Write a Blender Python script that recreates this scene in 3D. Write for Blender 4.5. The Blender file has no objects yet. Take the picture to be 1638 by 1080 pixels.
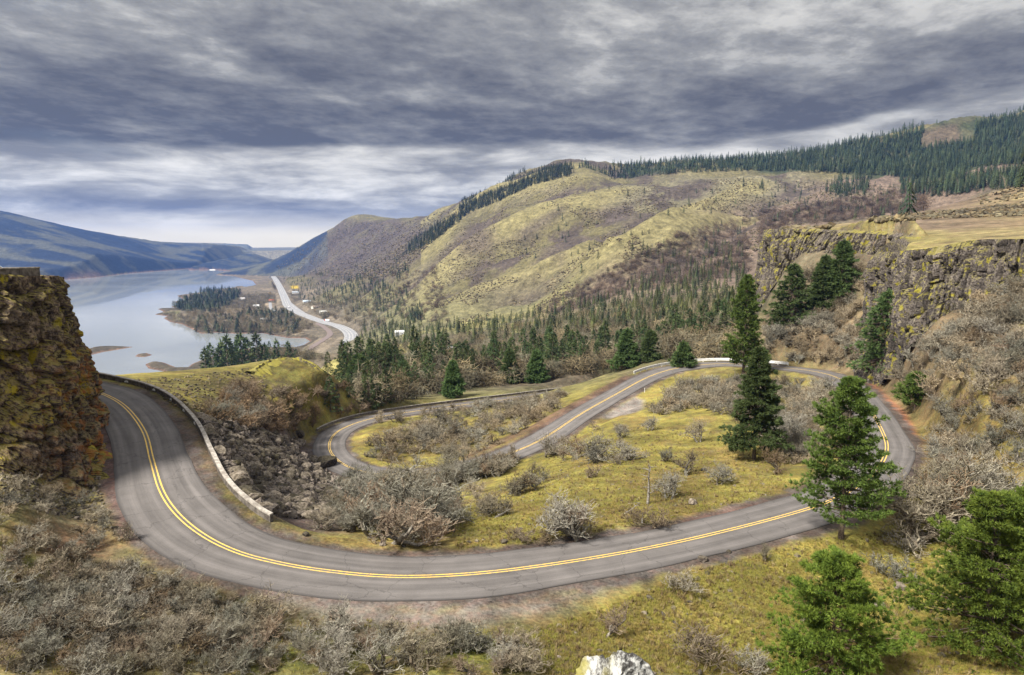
import bpy, math, random
import numpy as np
from mathutils import Vector
R = math.radians
rnd = random.Random(7)
rng = np.random.default_rng(11)
scn = bpy.context.scene
USE_HAZE = True

# ------------------------------------------------------------------ camera
FPX = 1100.0                      # focal length in pixels of the 1638 px wide photograph
PITCH = R(7.6)
cam_d = bpy.data.cameras.new("camera")
cam_d.sensor_width = 36.0
cam_d.lens = 36.0 * FPX / 1638.0
cam_d.clip_start = 0.1
cam_d.clip_end = 60000.0
cam = bpy.data.objects.new("camera", cam_d)
scn.collection.objects.link(cam)
cam.location = (0, 0, 0)
cam.rotation_euler = (R(90) - PITCH, 0, 0)
scn.camera = cam

# ------------------------------------------------------------------ exposure
scn.view_settings.view_transform = 'Standard'
scn.view_settings.look = 'None'
scn.view_settings.gamma = 1.0
scn.view_settings.exposure = 1.0

# ------------------------------------------------------------------ world
SUN_EL, SUN_AZ = R(48), R(-128)      # azimuth from +Y towards +X
world = bpy.data.worlds.new("World")
scn.world = world
world.use_nodes = True
wn = world.node_tree
wn.nodes.clear()

class NT:
    """tiny helper to write node trees"""
    def __init__(s, tree): s.t = tree
    def n(s, typ, **kw):
        nd = s.t.nodes.new(typ)
        for k, v in kw.items():
            if k.startswith('i_'):
                key = k[2:]
                key = int(key) if key.isdigit() else key.replace('_', ' ')
                s.set(nd.inputs[key], v)
            else: setattr(nd, k, v)
        return nd
    def set(s, inp, v):
        if isinstance(v, bpy.types.NodeSocket): s.t.links.new(v, inp)
        else: inp.default_value = v
    def m(s, op, a, b=None, c=None, clamp=False):
        nd = s.t.nodes.new('ShaderNodeMath'); nd.operation = op; nd.use_clamp = clamp
        s.set(nd.inputs[0], a)
        if b is not None: s.set(nd.inputs[1], b)
        if c is not None: s.set(nd.inputs[2], c)
        return nd.outputs[0]
    def mr(s, v, a, b, c=0.0, d=1.0, interp='SMOOTHSTEP'):
        nd = s.t.nodes.new('ShaderNodeMapRange'); nd.interpolation_type = interp
        for i, x in enumerate((v, a, b, c, d)): s.set(nd.inputs[i], x)
        return nd.outputs[0]
    def mix(s, f, a, b, blend='MIX'):
        nd = s.t.nodes.new('ShaderNodeMix'); nd.data_type = 'RGBA'; nd.blend_type = blend
        s.set(nd.inputs[0], f)
        for i, v in ((6, a), (7, b)):
            if isinstance(v, (tuple, list)): v = (v[0], v[1], v[2], 1.0)
            s.set(nd.inputs[i], v)
        return nd.outputs[2]
    def noise(s, vec, scale, detail=4.0, rough=0.5, dist=0.0, out=0):
        nd = s.t.nodes.new('ShaderNodeTexNoise')
        if vec is not None: s.set(nd.inputs['Vector'], vec)
        s.set(nd.inputs['Scale'], scale); s.set(nd.inputs['Detail'], detail)
        s.set(nd.inputs['Roughness'], rough); s.set(nd.inputs['Distortion'], dist)
        return nd.outputs[out]
    def comb(s, x, y, z):
        nd = s.t.nodes.new('ShaderNodeCombineXYZ')
        for i, v in enumerate((x, y, z)): s.set(nd.inputs[i], v)
        return nd.outputs[0]
    def sep(s, v):
        nd = s.t.nodes.new('ShaderNodeSeparateXYZ'); s.set(nd.inputs[0], v)
        return nd.outputs

W = NT(wn)
tc = W.n('ShaderNodeTexCoord').outputs['Generated']
dx, dy, dz = W.sep(tc)
zz = W.m('MAXIMUM', dz, 0.0)
den = W.m('ADD', zz, 0.075)
u = W.m('DIVIDE', dx, den)
v = W.m('DIVIDE', dy, den)
# drift the layer so that the streaks run a little down to the left
uu = W.m('ADD', W.m('MULTIPLY', u, 1.15), W.m('MULTIPLY', v, 0.10))
vv = W.m('SUBTRACT', v, W.m('MULTIPLY', u, 0.25))
p = W.comb(uu, W.m('MULTIPLY', vv, 1.05), 0.0)
n_big = W.noise(p, 0.62, 3.0, 0.5, 0.6)
n_mid = W.noise(p, 2.3, 7.0, 0.60, 0.25)
n_fine = W.noise(p, 7.5, 7.0, 0.66, 0.15)
az = W.m('ARCTAN2', dx, dy)
el = W.m('ARCSINE', dz)
# flat dark deck with an edge low over the left horizon, bright broken layers under it
wob = W.noise(W.comb(W.m('MULTIPLY', az, 3.0), W.m('MULTIPLY', el, 10.0), 0.0), 1.0, 5.0, 0.55)
edge = W.m('ADD', 0.134, W.m('MULTIPLY', W.m('SUBTRACT', wob, 0.5), 0.040))
edge = W.m('SUBTRACT', edge, W.m('MULTIPLY', W.m('MULTIPLY', az, az), 0.055))
edge = W.m('ADD', edge, W.m('MULTIPLY', W.m('MAXIMUM', W.m('SUBTRACT', az, 0.25), 0.0), 0.16))
deck = W.mr(el, W.m('SUBTRACT', edge, 0.003), W.m('ADD', edge, 0.012))
deck_fade = W.mr(el, 0.15, 0.36, 1.0, 0.0)
dk = W.m('MULTIPLY', deck, deck_fade)
# cloud thickness 0..1 (1 = dark)
t = W.m('ADD', W.m('MULTIPLY', n_big, 1.10), W.m('MULTIPLY', n_mid, 0.80))
t = W.m('ADD', t, W.m('MULTIPLY', n_fine, 0.40))
t = W.mr(t, 0.91, 1.36, 0.0, 1.0, 'LINEAR')
t = W.m('ADD', W.m('MULTIPLY', t, 0.72), W.m('MULTIPLY', dk, 0.46), clamp=True)
# broken streaky layers between the deck and the horizon
lv = W.comb(W.m('MULTIPLY', az, 6.0), W.m('MULTIPLY', el, 30.0), 3.0)
st = W.mr(W.noise(lv, 1.0, 7.0, 0.58, 0.25), 0.34, 0.66, 0.0, 1.0, 'LINEAR')
st = W.m('ADD', st, W.mr(el, 0.03, 0.10, 0.25, 0.0))
low = W.m('SUBTRACT', 1.0, deck)
tl = W.m('ADD', W.m('MULTIPLY', st, 0.70), -0.03)
t = W.m('ADD', W.m('MULTIPLY', t, deck), W.m('MULTIPLY', tl, low), clamp=True)
ramp = W.n('ShaderNodeValToRGB')
W.set(ramp.inputs[0], t)
cr = ramp.color_ramp
cr.elements[0].position = 0.0; cr.elements[0].color = (0.400, 0.395, 0.390, 1)
cr.elements[1].position = 1.0; cr.elements[1].color = (0.062, 0.065, 0.080, 1)
for pos, c in ((0.22, (0.290, 0.290, 0.290)), (0.45, (0.170, 0.173, 0.180)), (0.72, (0.104, 0.107, 0.120))):
    e = cr.elements.new(pos); e.color = (*c, 1)
cloud = ramp.outputs[0]
# warm pale band over the left part of the horizon
glow = W.m('MULTIPLY', W.mr(el, 0.010, 0.050, 1.0, 0.0), W.mr(az, -0.05, -0.25, 0.1, 1.0))
lowk = W.mr(el, 0.02, 0.15, 1.55, 1.06); cloud = W.mix(1.0, cloud, W.comb(lowk, W.m('MULTIPLY', lowk, 0.985), W.m('MULTIPLY', lowk, 0.94)), 'MULTIPLY')
cloud = W.mix(W.m('MULTIPLY', glow, 0.85), cloud, (0.86, 0.74, 0.46))
# cloud brightened overhead and behind the viewer, added as fill light for the ground
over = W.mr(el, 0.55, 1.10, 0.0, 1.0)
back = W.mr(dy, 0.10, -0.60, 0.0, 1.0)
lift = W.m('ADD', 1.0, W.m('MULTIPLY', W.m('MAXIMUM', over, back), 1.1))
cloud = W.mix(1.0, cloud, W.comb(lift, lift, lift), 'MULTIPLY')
sky = W.n('ShaderNodeTexSky', sky_type='NISHITA', sun_disc=False, sun_elevation=SUN_EL, sun_rotation=SUN_AZ)
bg1 = W.n('ShaderNodeBackground', i_Color=sky.outputs[0], i_Strength=0.06)
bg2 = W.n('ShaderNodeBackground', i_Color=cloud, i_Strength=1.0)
gap = W.mr(W.noise(W.comb(W.m('MULTIPLY', az, 3.0), W.m('MULTIPLY', el, 20.0), 9.0), 1.0, 5.0, 0.6), 0.30, 0.40, 0.94, 1.0)
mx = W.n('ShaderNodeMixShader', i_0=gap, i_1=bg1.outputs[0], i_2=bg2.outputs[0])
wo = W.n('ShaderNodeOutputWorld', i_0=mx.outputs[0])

# ------------------------------------------------------------------ sun, softened by the cloud
sd = bpy.data.lights.new("sun", 'SUN')
sd.energy = 4.8
sd.angle = R(10)
sd.color = (1.0, 0.95, 0.86)
sun = bpy.data.objects.new("sun", sd)
scn.collection.objects.link(sun)
sdir = Vector((math.sin(SUN_AZ) * math.cos(SUN_EL), math.cos(SUN_AZ) * math.cos(SUN_EL), math.sin(SUN_EL)))
sun.rotation_euler = sdir.to_track_quat('Z', 'Y').to_euler()

# ------------------------------------------------------------------ helpers
def ray(px, py):
    """direction through a photo pixel -> (azimuth, slope = dz / horizontal)"""
    a, b = (px - 819.0), (540.0 - py)
    c, s = math.cos(PITCH), math.sin(PITCH)
    y = FPX * c + b * s
    z = -FPX * s + b * c
    return math.atan2(a, y), z / math.hypot(a, y)

def P(px, py, z=None, r=None):
    """world point on the sight line at height z or at horizontal distance r"""
    a, e = ray(px, py)
    if r is None: r = z / e
    return np.array([r * math.sin(a), r * math.cos(a), r * e])

def h2(ix, iy, seed):
    with np.errstate(over='ignore'):
        n = (ix.astype(np.int64) * 374761393 + iy.astype(np.int64) * 668265263 + seed * 1442695041) & 0xffffffff
        n = ((n ^ (n >> 13)) * 1274126177) & 0xffffffff
        n = n ^ (n >> 16)
    return (n & 0xffff) / 65535.0

def vnoise(x, y, seed=0):
    ix = np.floor(x); iy = np.floor(y)
    fx = x - ix; fy = y - iy
    ix = ix.astype(np.int64); iy = iy.astype(np.int64)
    sx = fx * fx * fx * (fx * (fx * 6 - 15) + 10); sy = fy * fy * fy * (fy * (fy * 6 - 15) + 10)
    a = h2(ix, iy, seed); b = h2(ix + 1, iy, seed); c = h2(ix, iy + 1, seed); d = h2(ix + 1, iy + 1, seed)
    return (a + (b - a) * sx + (c - a) * sy + (a - b - c + d) * sx * sy) * 2 - 1

def fbm(x, y, seed=0, octs=4, gain=0.5):
    t = 0; amp = 1.0; nrm = 0
    for o in range(octs):
        c, s = math.cos(o * 1.1), math.sin(o * 1.1)
        t = t + amp * vnoise((x * c - y * s) * 2 ** o + 17.3 * o, (x * s + y * c) * 2 ** o - 9.1 * o, seed + o)
        nrm += amp; amp *= gain
    return t / nrm

def ridged(x, y, seed=0, octs=4, gain=0.5):
    t = 0; amp = 1.0; nrm = 0
    for o in range(octs):
        t = t + amp * (1 - 2 * np.abs(vnoise(x * 2 ** o + 5.7 * o, y * 2 ** o + 3.1 * o, seed + o)))
        nrm += amp; amp *= gain
    return t / nrm

def sstep(x, a, b):
    t = np.clip((x - a) / (b - a), 0, 1)
    return t * t * (3 - 2 * t)

def mkmesh(name, V, F, mats=(), mi=None, smooth=False, col=None, uv=None):
    """V (n,3), F (m,k) all faces the same size"""
    V = np.asarray(V, dtype=np.float32); F = np.asarray(F, dtype=np.int32)
    me = bpy.data.meshes.new(name)
    me.vertices.add(len(V)); me.vertices.foreach_set('co', V.ravel())
    k = F.shape[1]
    me.loops.add(F.size); me.loops.foreach_set('vertex_index', F.ravel())
    me.polygons.add(len(F))
    me.polygons.foreach_set('loop_start', np.arange(0, F.size, k, dtype=np.int32))
    try: me.polygons.foreach_set('loop_total', np.full(len(F), k, dtype=np.int32))
    except Exception: pass
    for m in mats: me.materials.append(m)
    if mi is not None: me.polygons.foreach_set('material_index', np.asarray(mi, dtype=np.int32))
    me.polygons.foreach_set('use_smooth', np.full(len(F), smooth, dtype=bool))
    if col is not None:
        col = np.asarray(col, dtype=np.float32)
        if col.shape[1] == 3: col = np.hstack([col, np.ones((len(col), 1), np.float32)])
        ca = me.color_attributes.new('Col', 'FLOAT_COLOR', 'POINT')
        ca.data.foreach_set('color', col.ravel())
    if uv is not None:
        ul = me.uv_layers.new(name='UVMap')
        ul.data.foreach_set('uv', np.asarray(uv, dtype=np.float32)[F.ravel()].ravel())
    me.update(); me.validate()
    return me

def tag(o, label=None, cat=None, group=None, kind=None):
    if label: o['label'] = label
    if cat: o['category'] = cat
    if group: o['group'] = group
    if kind: o['kind'] = kind
    return o

def link(name, me, parent=None, loc=None, **kw):
    o = bpy.data.objects.new(name, me)
    scn.collection.objects.link(o)
    if parent is not None: o.parent = parent
    if loc is not None: o.location = loc
    return tag(o, **kw)

def mat(name, rough=0.9):
    m = bpy.data.materials.new(name); m.use_nodes = True
    T = NT(m.node_tree)
    b = m.node_tree.nodes['Principled BSDF']
    b.inputs['Roughness'].default_value = rough
    b.inputs['Specular IOR Level'].default_value = 0.25
    return m, T, b

# ------------------------------------------------------------------ terrain control points
# (px, py, r) on sight lines of the view; the surface is fitted through them
C = []
def c(*pts):
    for px, py, r in pts:
        a, e = ray(px, py); C.append((a, math.log(r), e))
def cz(*pts):
    for px, py, z in pts:
        a, e = ray(px, py); C.append((a, math.log(z / e), e))
def ca(azs, r, z):
    for a in azs: C.append((R(a), math.log(r), z / r))

AZ = (-75, -55, -42, -30, -15, 0, 15, 30, 42, 55, 75)
ca(AZ, 2.0, -1.75); ca(AZ, 3.5, -2.5); ca(AZ, 6, -4.9); ca(AZ, 9, -7.6); ca(AZ, 14, -12.6); ca(AZ, 20, -18.2); ca(AZ, 29, -24.0)
cz((0,1080,-26.5),(200,1080,-27.6),(430,1080,-28),(650,1080,-27.5),(850,1080,-27.6),(1100,1080,-29),(1400,1080,-30.6),(1638,1080,-30))
cz((0,1000,-26),(200,1000,-27.6),(430,1000,-28.4),(700,1000,-28.9),(900,1000,-29.3),(1100,1000,-30.4),(1400,1000,-32),(1638,1000,-31))
cz((0,920,-25),(130,920,-26.5),(260,930,-27.4),(1150,920,-30.8),(1300,920,-31.9),(1500,900,-31.8),(1638,900,-30.5),(1400,860,-31.4),(1500,840,-31.3))
cz((0,840,-23.2),(100,850,-25),(180,860,-26.0),(0,780,-21.5),(120,800,-24.6))
# slope on the right of the horseshoe bend
c((1638,800,96),(1560,780,102),(1638,700,110),(1560,700,114),(1500,740,113),(1638,600,126),(1560,620,124),(1500,660,126),(1500,600,142),
  (1430,600,185),(1450,650,144),(1400,560,215),(1350,545,228),(1300,520,245),(1240,540,245),(1240,500,272),(1420,530,205),(1450,545,188),(1520,540,165),(1600,520,150),(1638,490,155),
  (1500,515,178),(1440,525,197),(1300,480,262),(1380,490,238),(1350,450,260),(1215,500,295),(1300,420,273),(1370,408,263),(1250,440,281),(1400,450,246),(1600,458,174),(1638,450,171),(1545,495,179),(1700,450,172),(1410,505,214))
# inside the horseshoe
cz((1000,800,-31.2),(1130,800,-31.2),(1000,750,-34.2),(1100,750,-33.5),(1230,760,-32.2),(1230,700,-34),(1140,700,-36),(1050,700,-37.5),
   (980,700,-39),(900,760,-36.5),(860,800,-33.5),(780,840,-31),(750,800,-36),(1100,650,-39.3),(1200,650,-37),(1280,640,-36),(1300,700,-33.6),(1150,620,-39.2),
   (900,740,-41),(640,860,-32),(560,850,-32.5),(480,840,-31.5),(600,800,-39),(500,800,-37),(420,800,-32),(680,800,-39.5))
# talus fan and hollow
cz((400,800,-31),(430,740,-36),(350,720,-30),(330,690,-27.5),(480,760,-42),(470,720,-43.5),(440,700,-40.5),(400,690,-35))
c((430,680,158),(480,685,172),(350,665,135),(380,640,160))
# green mound with its rocky nose
c((230,612,158),(280,640,135),(300,610,170),(330,596,192),(380,590,205),(420,582,215),(455,573,222),(480,576,222),(510,588,215),(535,600,212),(560,620,215),
  (500,640,190),(450,640,180),(420,610,192),(530,660,195),(470,610,203))
# behind the mound and the bend: hidden drop to the river
for px in (-200, 0, 100, 180, 250, 320, 400, 470):
    a, e = ray(px, 600)
    for r, ee in ((300, -0.27), (450, -0.29), (650, -0.275), (850, -0.222)):
        C.append((a, math.log(r), ee))
    C.append((a, math.log(1000), -0.196))
# between the loops
cz((700,700,-51.5),(620,710,-51.5),(780,690,-50),(850,665,-48.5),(900,650,-47.5),(960,625,-46),(700,675,-53))
# below the lowest road
c((620,640,232),(700,630,268),(800,618,285),(900,606,290),(560,640,222),(980,596,268))
c((560,600,330),(600,580,520),(580,562,800),(500,562,920),(530,575,500),(480,570,760),(440,575,860),(400,582,900))
c((700,600,400),(700,570,580),(700,545,800),(650,545,900),(620,555,850),(720,525,1080))
c((850,575,430),(850,545,600),(850,525,820),(850,508,1040),(780,560,600),(780,530,860),(780,515,1060))
c((1000,570,350),(1000,530,540),(1000,500,730),(1000,470,930),(930,550,500),(930,520,720),(930,495,930))
c((1100,560,290),(1100,530,420),(1100,500,640),(1100,470,840),(1100,440,1010),(1200,545,270),(1200,520,400),(1200,480,700),(1200,450,900))
c((1180,560,255),(1050,572,275))
# river flats
for px, py in ((330,560),(420,545),(500,530),(560,540),(300,500),(400,500),(480,490),(520,510),(300,470),(400,460),(450,450),(420,440),(500,470),(380,432),(330,432),
               (150,560),(50,560),(150,500),(0,500),(200,460),(250,440),(-200,560),(-200,480)):
    a, e = ray(px, py); C.append((a, math.log(-190.0 / e), e))
c((600,500,1650),(640,515,1300),(600,530,1250),(560,460,2300),(600,470,2000),(520,440,3200),(650,500,1400))
# the grassy mountain: foot, face, crest
c((680,500,1280),(760,500,1180),(850,480,1170),(930,470,1060),(700,450,1560),(760,460,1370),(850,440,1350),(930,430,1240),(1000,440,1050),(1000,400,1260),
  (1100,400,1200),(1200,410,1110),(850,400,1540),(770,400,1640),(700,400,2050),(930,380,1520),(1000,350,1560),(1100,350,1520),(1200,350,1500),(1300,350,1480),
  (850,350,1800),(790,350,1950),(740,370,2050),(930,340,1760),(1000,310,1850),(1100,310,1800),(1200,310,1800),(1300,300,1800),(900,310,2040),(870,300,2250),(930,290,2100),
  (960,292,2060),(985,300,2150),(1000,285,2280),(1100,280,2130),(1200,280,2100),(1300,275,2150),(820,330,2250),(760,345,2600),(700,370,2600),(660,420,2300),(640,440,2050))
c((1400,330,1500),(1500,330,1400),(1400,290,1850),(1500,290,1750),(1500,260,2050),(1638,290,1400),(1638,250,1950),(1638,210,2350),(1530,230,2250),(1430,250,2200),
  (1350,380,1150),(1450,400,1000),(1600,390,900),(1350,430,700),(1250,440,800),(1500,430,600),(1638,420,500),(1800,300,1400),(1800,240,2000),(1800,180,2400))
SKY = ((905,268,2320),(925,266,2300),(960,268,2350),(1000,266,2500),(1050,259,2600),(1100,255,2650),(1150,254,2650),(1200,251,2600),(1250,248,2600),(1300,242,2600),(1350,231,2600),
       (1400,223,2600),(1440,220,2550),(1480,206,2500),(1530,194,2450),(1560,199,2550),(1600,190,2600),(1638,180,2650),(1800,150,2700),
       (870,276,2420),(830,288,2620),(800,305,2850),(770,317,3050),(740,327,3250),(700,338,3600),(665,350,3900),(640,355,4100),(605,356,4300),(570,352,4500),(545,358,4600),(500,386,4900),(470,400,5200),(450,412,5500))
c(*SKY)
for px, py, r in SKY: c((px, py + 30, r * 1.25), (px, py + 75, r * 1.7))
c((560,400,4000),(620,390,3700),(520,420,4300),(600,420,3400),(650,390,3300),(580,440,2900),(700,365,3200),(640,370,3800),(480,425,4700),(540,430,3800))
# hills over the river
HL = ((-200,318,6600),(-100,330,6600),(0,346,6600),(60,358,6700),(130,373,6900),(200,385,7200),(260,391,7700),(300,394,9000))
c(*HL)
for px, py, r in HL: c((px, py + 25, r * 1.35))
c((0,400,5500),(100,405,5500),(200,410,6000),(0,435,4800),(100,435,4800),(-200,400,5400),(-200,440,4600),(270,412,7000),(60,380,6000))
c((330,400,9500),(350,403,9000),(420,404,9000),(400,410,7500),(300,400,9500),(380,402,9500),(450,418,6400))
for px in (280, 340, 400, 440, 480): c((px, 392, 13000), (px, 400, 15000), (px, 398, 11000))
C = np.array(C)

KAZ = 1.3
def tps(d2): return 0.5 * d2 * np.log(d2 + 1e-12)
def rbf_fit(Q, val, lam=2e-4):
    n = len(Q)
    d2 = ((Q[:, None, :] - Q[None, :, :]) ** 2).sum(-1)
    A = np.zeros((n + 3, n + 3)); A[:n, :n] = tps(d2) + np.eye(n) * lam
    Pm = np.hstack([np.ones((n, 1)), Q]); A[:n, n:] = Pm; A[n:, :n] = Pm.T
    w = np.linalg.solve(A, np.concatenate([val, np.zeros(3)]))
    return w
def rbf_eval(Q, w, X):
    out = w[-3] + X[:, 0] * w[-2] + X[:, 1] * w[-1]
    B = 60000
    for i in range(0, len(X), B):
        x = X[i:i + B]
        d2 = (x[:, 0:1] - Q[None, :, 0]) ** 2 + (x[:, 1:2] - Q[None, :, 1]) ** 2
        out[i:i + B] += tps(d2) @ w[:-3]
    return out
# ------------------------------------------------------------------ terrain grid
az_f = np.concatenate([np.linspace(-75, -42, 45)[:-1], np.linspace(-42, 42, 1000), np.linspace(42, 75, 45)[1:]])
AZG = np.radians(az_f)
LRG = np.concatenate([np.linspace(math.log(1.2), math.log(22), 55)[:-1], np.linspace(math.log(22), math.log(16000), 960)])
NA, NR = len(AZG), len(LRG)
RG = np.exp(LRG)
_w = rbf_fit(C[:, :2] * [KAZ, 1.0], C[:, 2])
ca_ = np.radians(np.linspace(-75, 75, 260)); cl_ = np.linspace(LRG[0], LRG[-1], 330)
gx, gy = np.meshgrid(ca_, cl_, indexing='ij')
ev = rbf_eval(C[:, :2] * [KAZ, 1.0], _w, np.stack([gx.ravel() * KAZ, gy.ravel()], 1)).reshape(gx.shape)
def bil(G, ax, ay, x, y):
    i = np.clip((x - ax[0]) / (ax[1] - ax[0]), 0, len(ax) - 1.001); j = np.clip((y - ay[0]) / (ay[1] - ay[0]), 0, len(ay) - 1.001)
    a = i.astype(int); b = j.astype(int); fa = i - a; fb = j - b
    return (G[a, b] * (1 - fa) + G[a + 1, b] * fa) * (1 - fb) + (G[a, b + 1] * (1 - fa) + G[a + 1, b + 1] * fa) * fb
AA, LL = np.meshgrid(AZG, LRG, indexing='ij')
RR = np.exp(LL)
X = RR * np.sin(AA); Y = RR * np.cos(AA)
Z = bil(ev, ca_, cl_, AA, LL) * RR
del gx, gy

def smooth_poly(pts, step):
    """Catmull-Rom through pts, resampled at an even step"""
    pts = np.asarray(pts, float)
    Q = np.vstack([2 * pts[0] - pts[1], pts, 2 * pts[-1] - pts[-2]])
    out = []
    for i in range(1, len(Q) - 2):
        for t in np.linspace(0, 1, 24, endpoint=False):
            a, b, c_, d = Q[i - 1], Q[i], Q[i + 1], Q[i + 2]
            out.append(0.5 * ((2 * b) + (c_ - a) * t + (2 * a - 5 * b + 4 * c_ - d) * t * t + (-a + 3 * b - 3 * c_ + d) * t ** 3))
    out.append(Q[-2]); out = np.array(out)
    s = np.concatenate([[0], np.cumsum(np.linalg.norm(np.diff(out[:, :2], axis=0), axis=1))])
    n = max(2, int(s[-1] / step)); q = np.linspace(0, s[-1], n)
    return np.stack([np.interp(q, s, out[:, k]) for k in range(out.shape[1])], 1)

def sdf_poly(poly, x, y, margin):
    """signed distance, negative inside; +margin where farther than margin"""
    poly = np.asarray(poly)[:, :2]
    out = np.full(x.shape, float(margin))
    m = (x > poly[:, 0].min() - margin) & (x < poly[:, 0].max() + margin) & (y > poly[:, 1].min() - margin) & (y < poly[:, 1].max() + margin)
    px, py = x[m], y[m]
    d = np.full(px.shape, 1e18); ins = np.zeros(px.shape, bool)
    n = len(poly)
    for i in range(n):
        ax, ay = poly[i]; bx, by = poly[(i + 1) % n]
        ex, ey = bx - ax, by - ay
        L = ex * ex + ey * ey + 1e-12
        t = np.clip(((px - ax) * ex + (py - ay) * ey) / L, 0, 1)
        d = np.minimum(d, (px - ax - t * ex) ** 2 + (py - ay - t * ey) ** 2)
        cnd = ((ay > py) != (by > py)) & (px < (bx - ax) * (py - ay) / (by - ay + 1e-30) + ax)
        ins ^= cnd
    d = np.sqrt(d)
    out[m] = np.minimum(np.where(ins, -d, d), margin)
    return out

def line_dist(L, x, y, margin):
    """distance to a polyline (n,3+), and its interpolated columns 2: and the side sign"""
    out = np.full(x.shape, float(margin)); zz = np.zeros(x.shape); sg = np.zeros(x.shape); ii = np.zeros(x.shape, int)
    m = (x > L[:, 0].min() - margin) & (x < L[:, 0].max() + margin) & (y > L[:, 1].min() - margin) & (y < L[:, 1].max() + margin)
    px, py = x[m], y[m]
    d = np.full(px.shape, margin ** 2 * 1.0); z = np.zeros(px.shape); s = np.zeros(px.shape); k = np.zeros(px.shape, int)
    for i in range(len(L) - 1):
        ax, ay = L[i, :2]; bx, by = L[i + 1, :2]
        lo = (px > min(ax, bx) - margin) & (px < max(ax, bx) + margin) & (py > min(ay, by) - margin) & (py < max(ay, by) + margin)
        if not lo.any(): continue
        qx, qy = px[lo], py[lo]
        ex, ey = bx - ax, by - ay
        t = np.clip(((qx - ax) * ex + (qy - ay) * ey) / (ex * ex + ey * ey + 1e-12), 0, 1)
        dd = (qx - ax - t * ex) ** 2 + (qy - ay - t * ey) ** 2
        b = dd < d[lo]
        idx = np.nonzero(lo)[0][b]
        d[idx] = dd[b]; z[idx] = L[i, 2] + (L[i + 1, 2] - L[i, 2]) * t[b]
        s[idx] = np.sign(ex * (qy[b] - ay) - ey * (qx[b] - ax)); k[idx] = i
    out[m] = np.sqrt(d); zz[m] = z; sg[m] = s; ii[m] = k
    return out, zz, sg, ii

# ------------------------------------------------------------------ natural relief on the fitted surface
near = sstep(RR, 25, 60)
amp = 0.0045 * RR * sstep(RR, 30, 150)
hill = sstep(Z / RR, -0.12, -0.03) * sstep(RR, 900, 1300)
Z += fbm(X / 9, Y / 9, 3, 4) * 0.28 * near * (1 - sstep(RR, 400, 900))
Z += fbm(X / 2.2, Y / 2.2, 5, 2) * 0.07 * near * (1 - sstep(RR, 100, 200))
Z += fbm(X / 55, Y / 55, 9, 4) * 1.6 * sstep(RR, 140, 320) * (1 - sstep(RR, 1500, 4000))
# gullies and spurs running down the mountain towards the river
ga = math.radians(18)
gu = (X * math.cos(ga) + Y * math.sin(ga)); gv = (-X * math.sin(ga) + Y * math.cos(ga))
gw = fbm(X / 600, Y / 600, 31, 3) * 160
mt = hill * (AA > -0.42) * (1 - sstep(RR, 3500, 5200) * 0.6)
Z += ridged((gv + gw) / 330, gu / 1500, 21, 4, 0.5) * 30 * mt
Z += ridged((gv + gw * 0.6) / 95, gu / 420, 27, 3, 0.5) * 9 * mt
Z += ridged((gv + gw * 0.3) / 36, gu / 150, 29, 2, 0.5) * 3.4 * mt * (AA > -0.2)
Z += fbm(X / 40, Y / 40, 41, 3) * 2.2 * mt
lh = sstep(RR, 3600, 4600) * (AA < -0.3)
Z += ridged(X / 900, Y / 420, 51, 5, 0.5) * 24 * lh * sstep(Z, -185, 0) * (1 - sstep(RR, 7600, 8600))

Z = np.minimum(Z, 420 + (Z > 420) * 0.02 * (Z - 420))
# the named spurs of the mountain, laid on the surface where they are seen
EE = Z / RR
def hit(px, py, rmin=22.0):
    """first terrain point met by the sight line through a photo pixel"""
    a, e = ray(px, py)
    i = np.interp(a, AZG, np.arange(NA)); i0 = int(min(i, NA - 2)); f = i - i0
    col = EE[i0] * (1 - f) + EE[i0 + 1] * f
    k = np.nonzero((col >= e) & (RG > rmin))[0]
    if len(k) == 0: return None
    j = k[0]
    e0, e1 = col[j - 1], col[j]
    t = (e - e0) / (e1 - e0) if e1 > e0 and e0 < e else 1.0
    lr = LRG[j - 1] + (LRG[j] - LRG[j - 1]) * t; r = math.exp(lr)
    return np.array([r * math.sin(a), r * math.cos(a), r * e])
SPURS = [(((960,285),(900,296),(850,308),(797,328),(730,360),(705,383),(675,417),(644,440),(620,466)), 34, 120),
         (((985,306),(957,322),(896,348),(827,371),(766,396),(730,416),(705,440),(687,460)), 30, 100),
         (((1200,306),(1125,345),(1064,370),(1033,391),(972,409),(911,431),(850,448),(782,465),(730,480)), 26, 80),
         (((1018,372),(957,398),(900,418),(850,430)), 14, 55), (((1190,345),(1110,380),(1060,405),(1010,425)), 16, 60), (((930,470),(880,480),(830,492),(780,508)), 10, 50),
         (((905,270),(860,290),(800,318),(740,350),(690,375),(650,400)), 22, 110), (((640,358),(600,380),(560,400),(520,420)), 28, 160), (((700,340),(660,370),(620,400)), 24, 130)]
SPD = np.full(X.shape, 9.0)
for pix, am, wd in SPURS:
    q = [hit(px, py) for px, py in pix]; q = np.array([v_ for v_ in q if v_ is not None and v_[1] > 600])
    if len(q) < 2: continue
    q = smooth_poly(q, 25)
    mg = wd * 2.4
    d_, _, sg_, _ = line_dist(q, X, Y, mg)
    u_ = d_ / wd
    en = np.minimum(1, np.minimum(np.hypot(X - q[0, 0], Y - q[0, 1]), np.hypot(X - q[-1, 0], Y - q[-1, 1])) / (wd * 2))
    Z += np.where(d_ < mg, am * en * (np.exp(-u_ * 1.3) * 1.25 - 0.55 * np.exp(-((u_ - 1.35) / .5) ** 2)), 0)
    SPD = np.minimum(SPD, u_)

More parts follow.
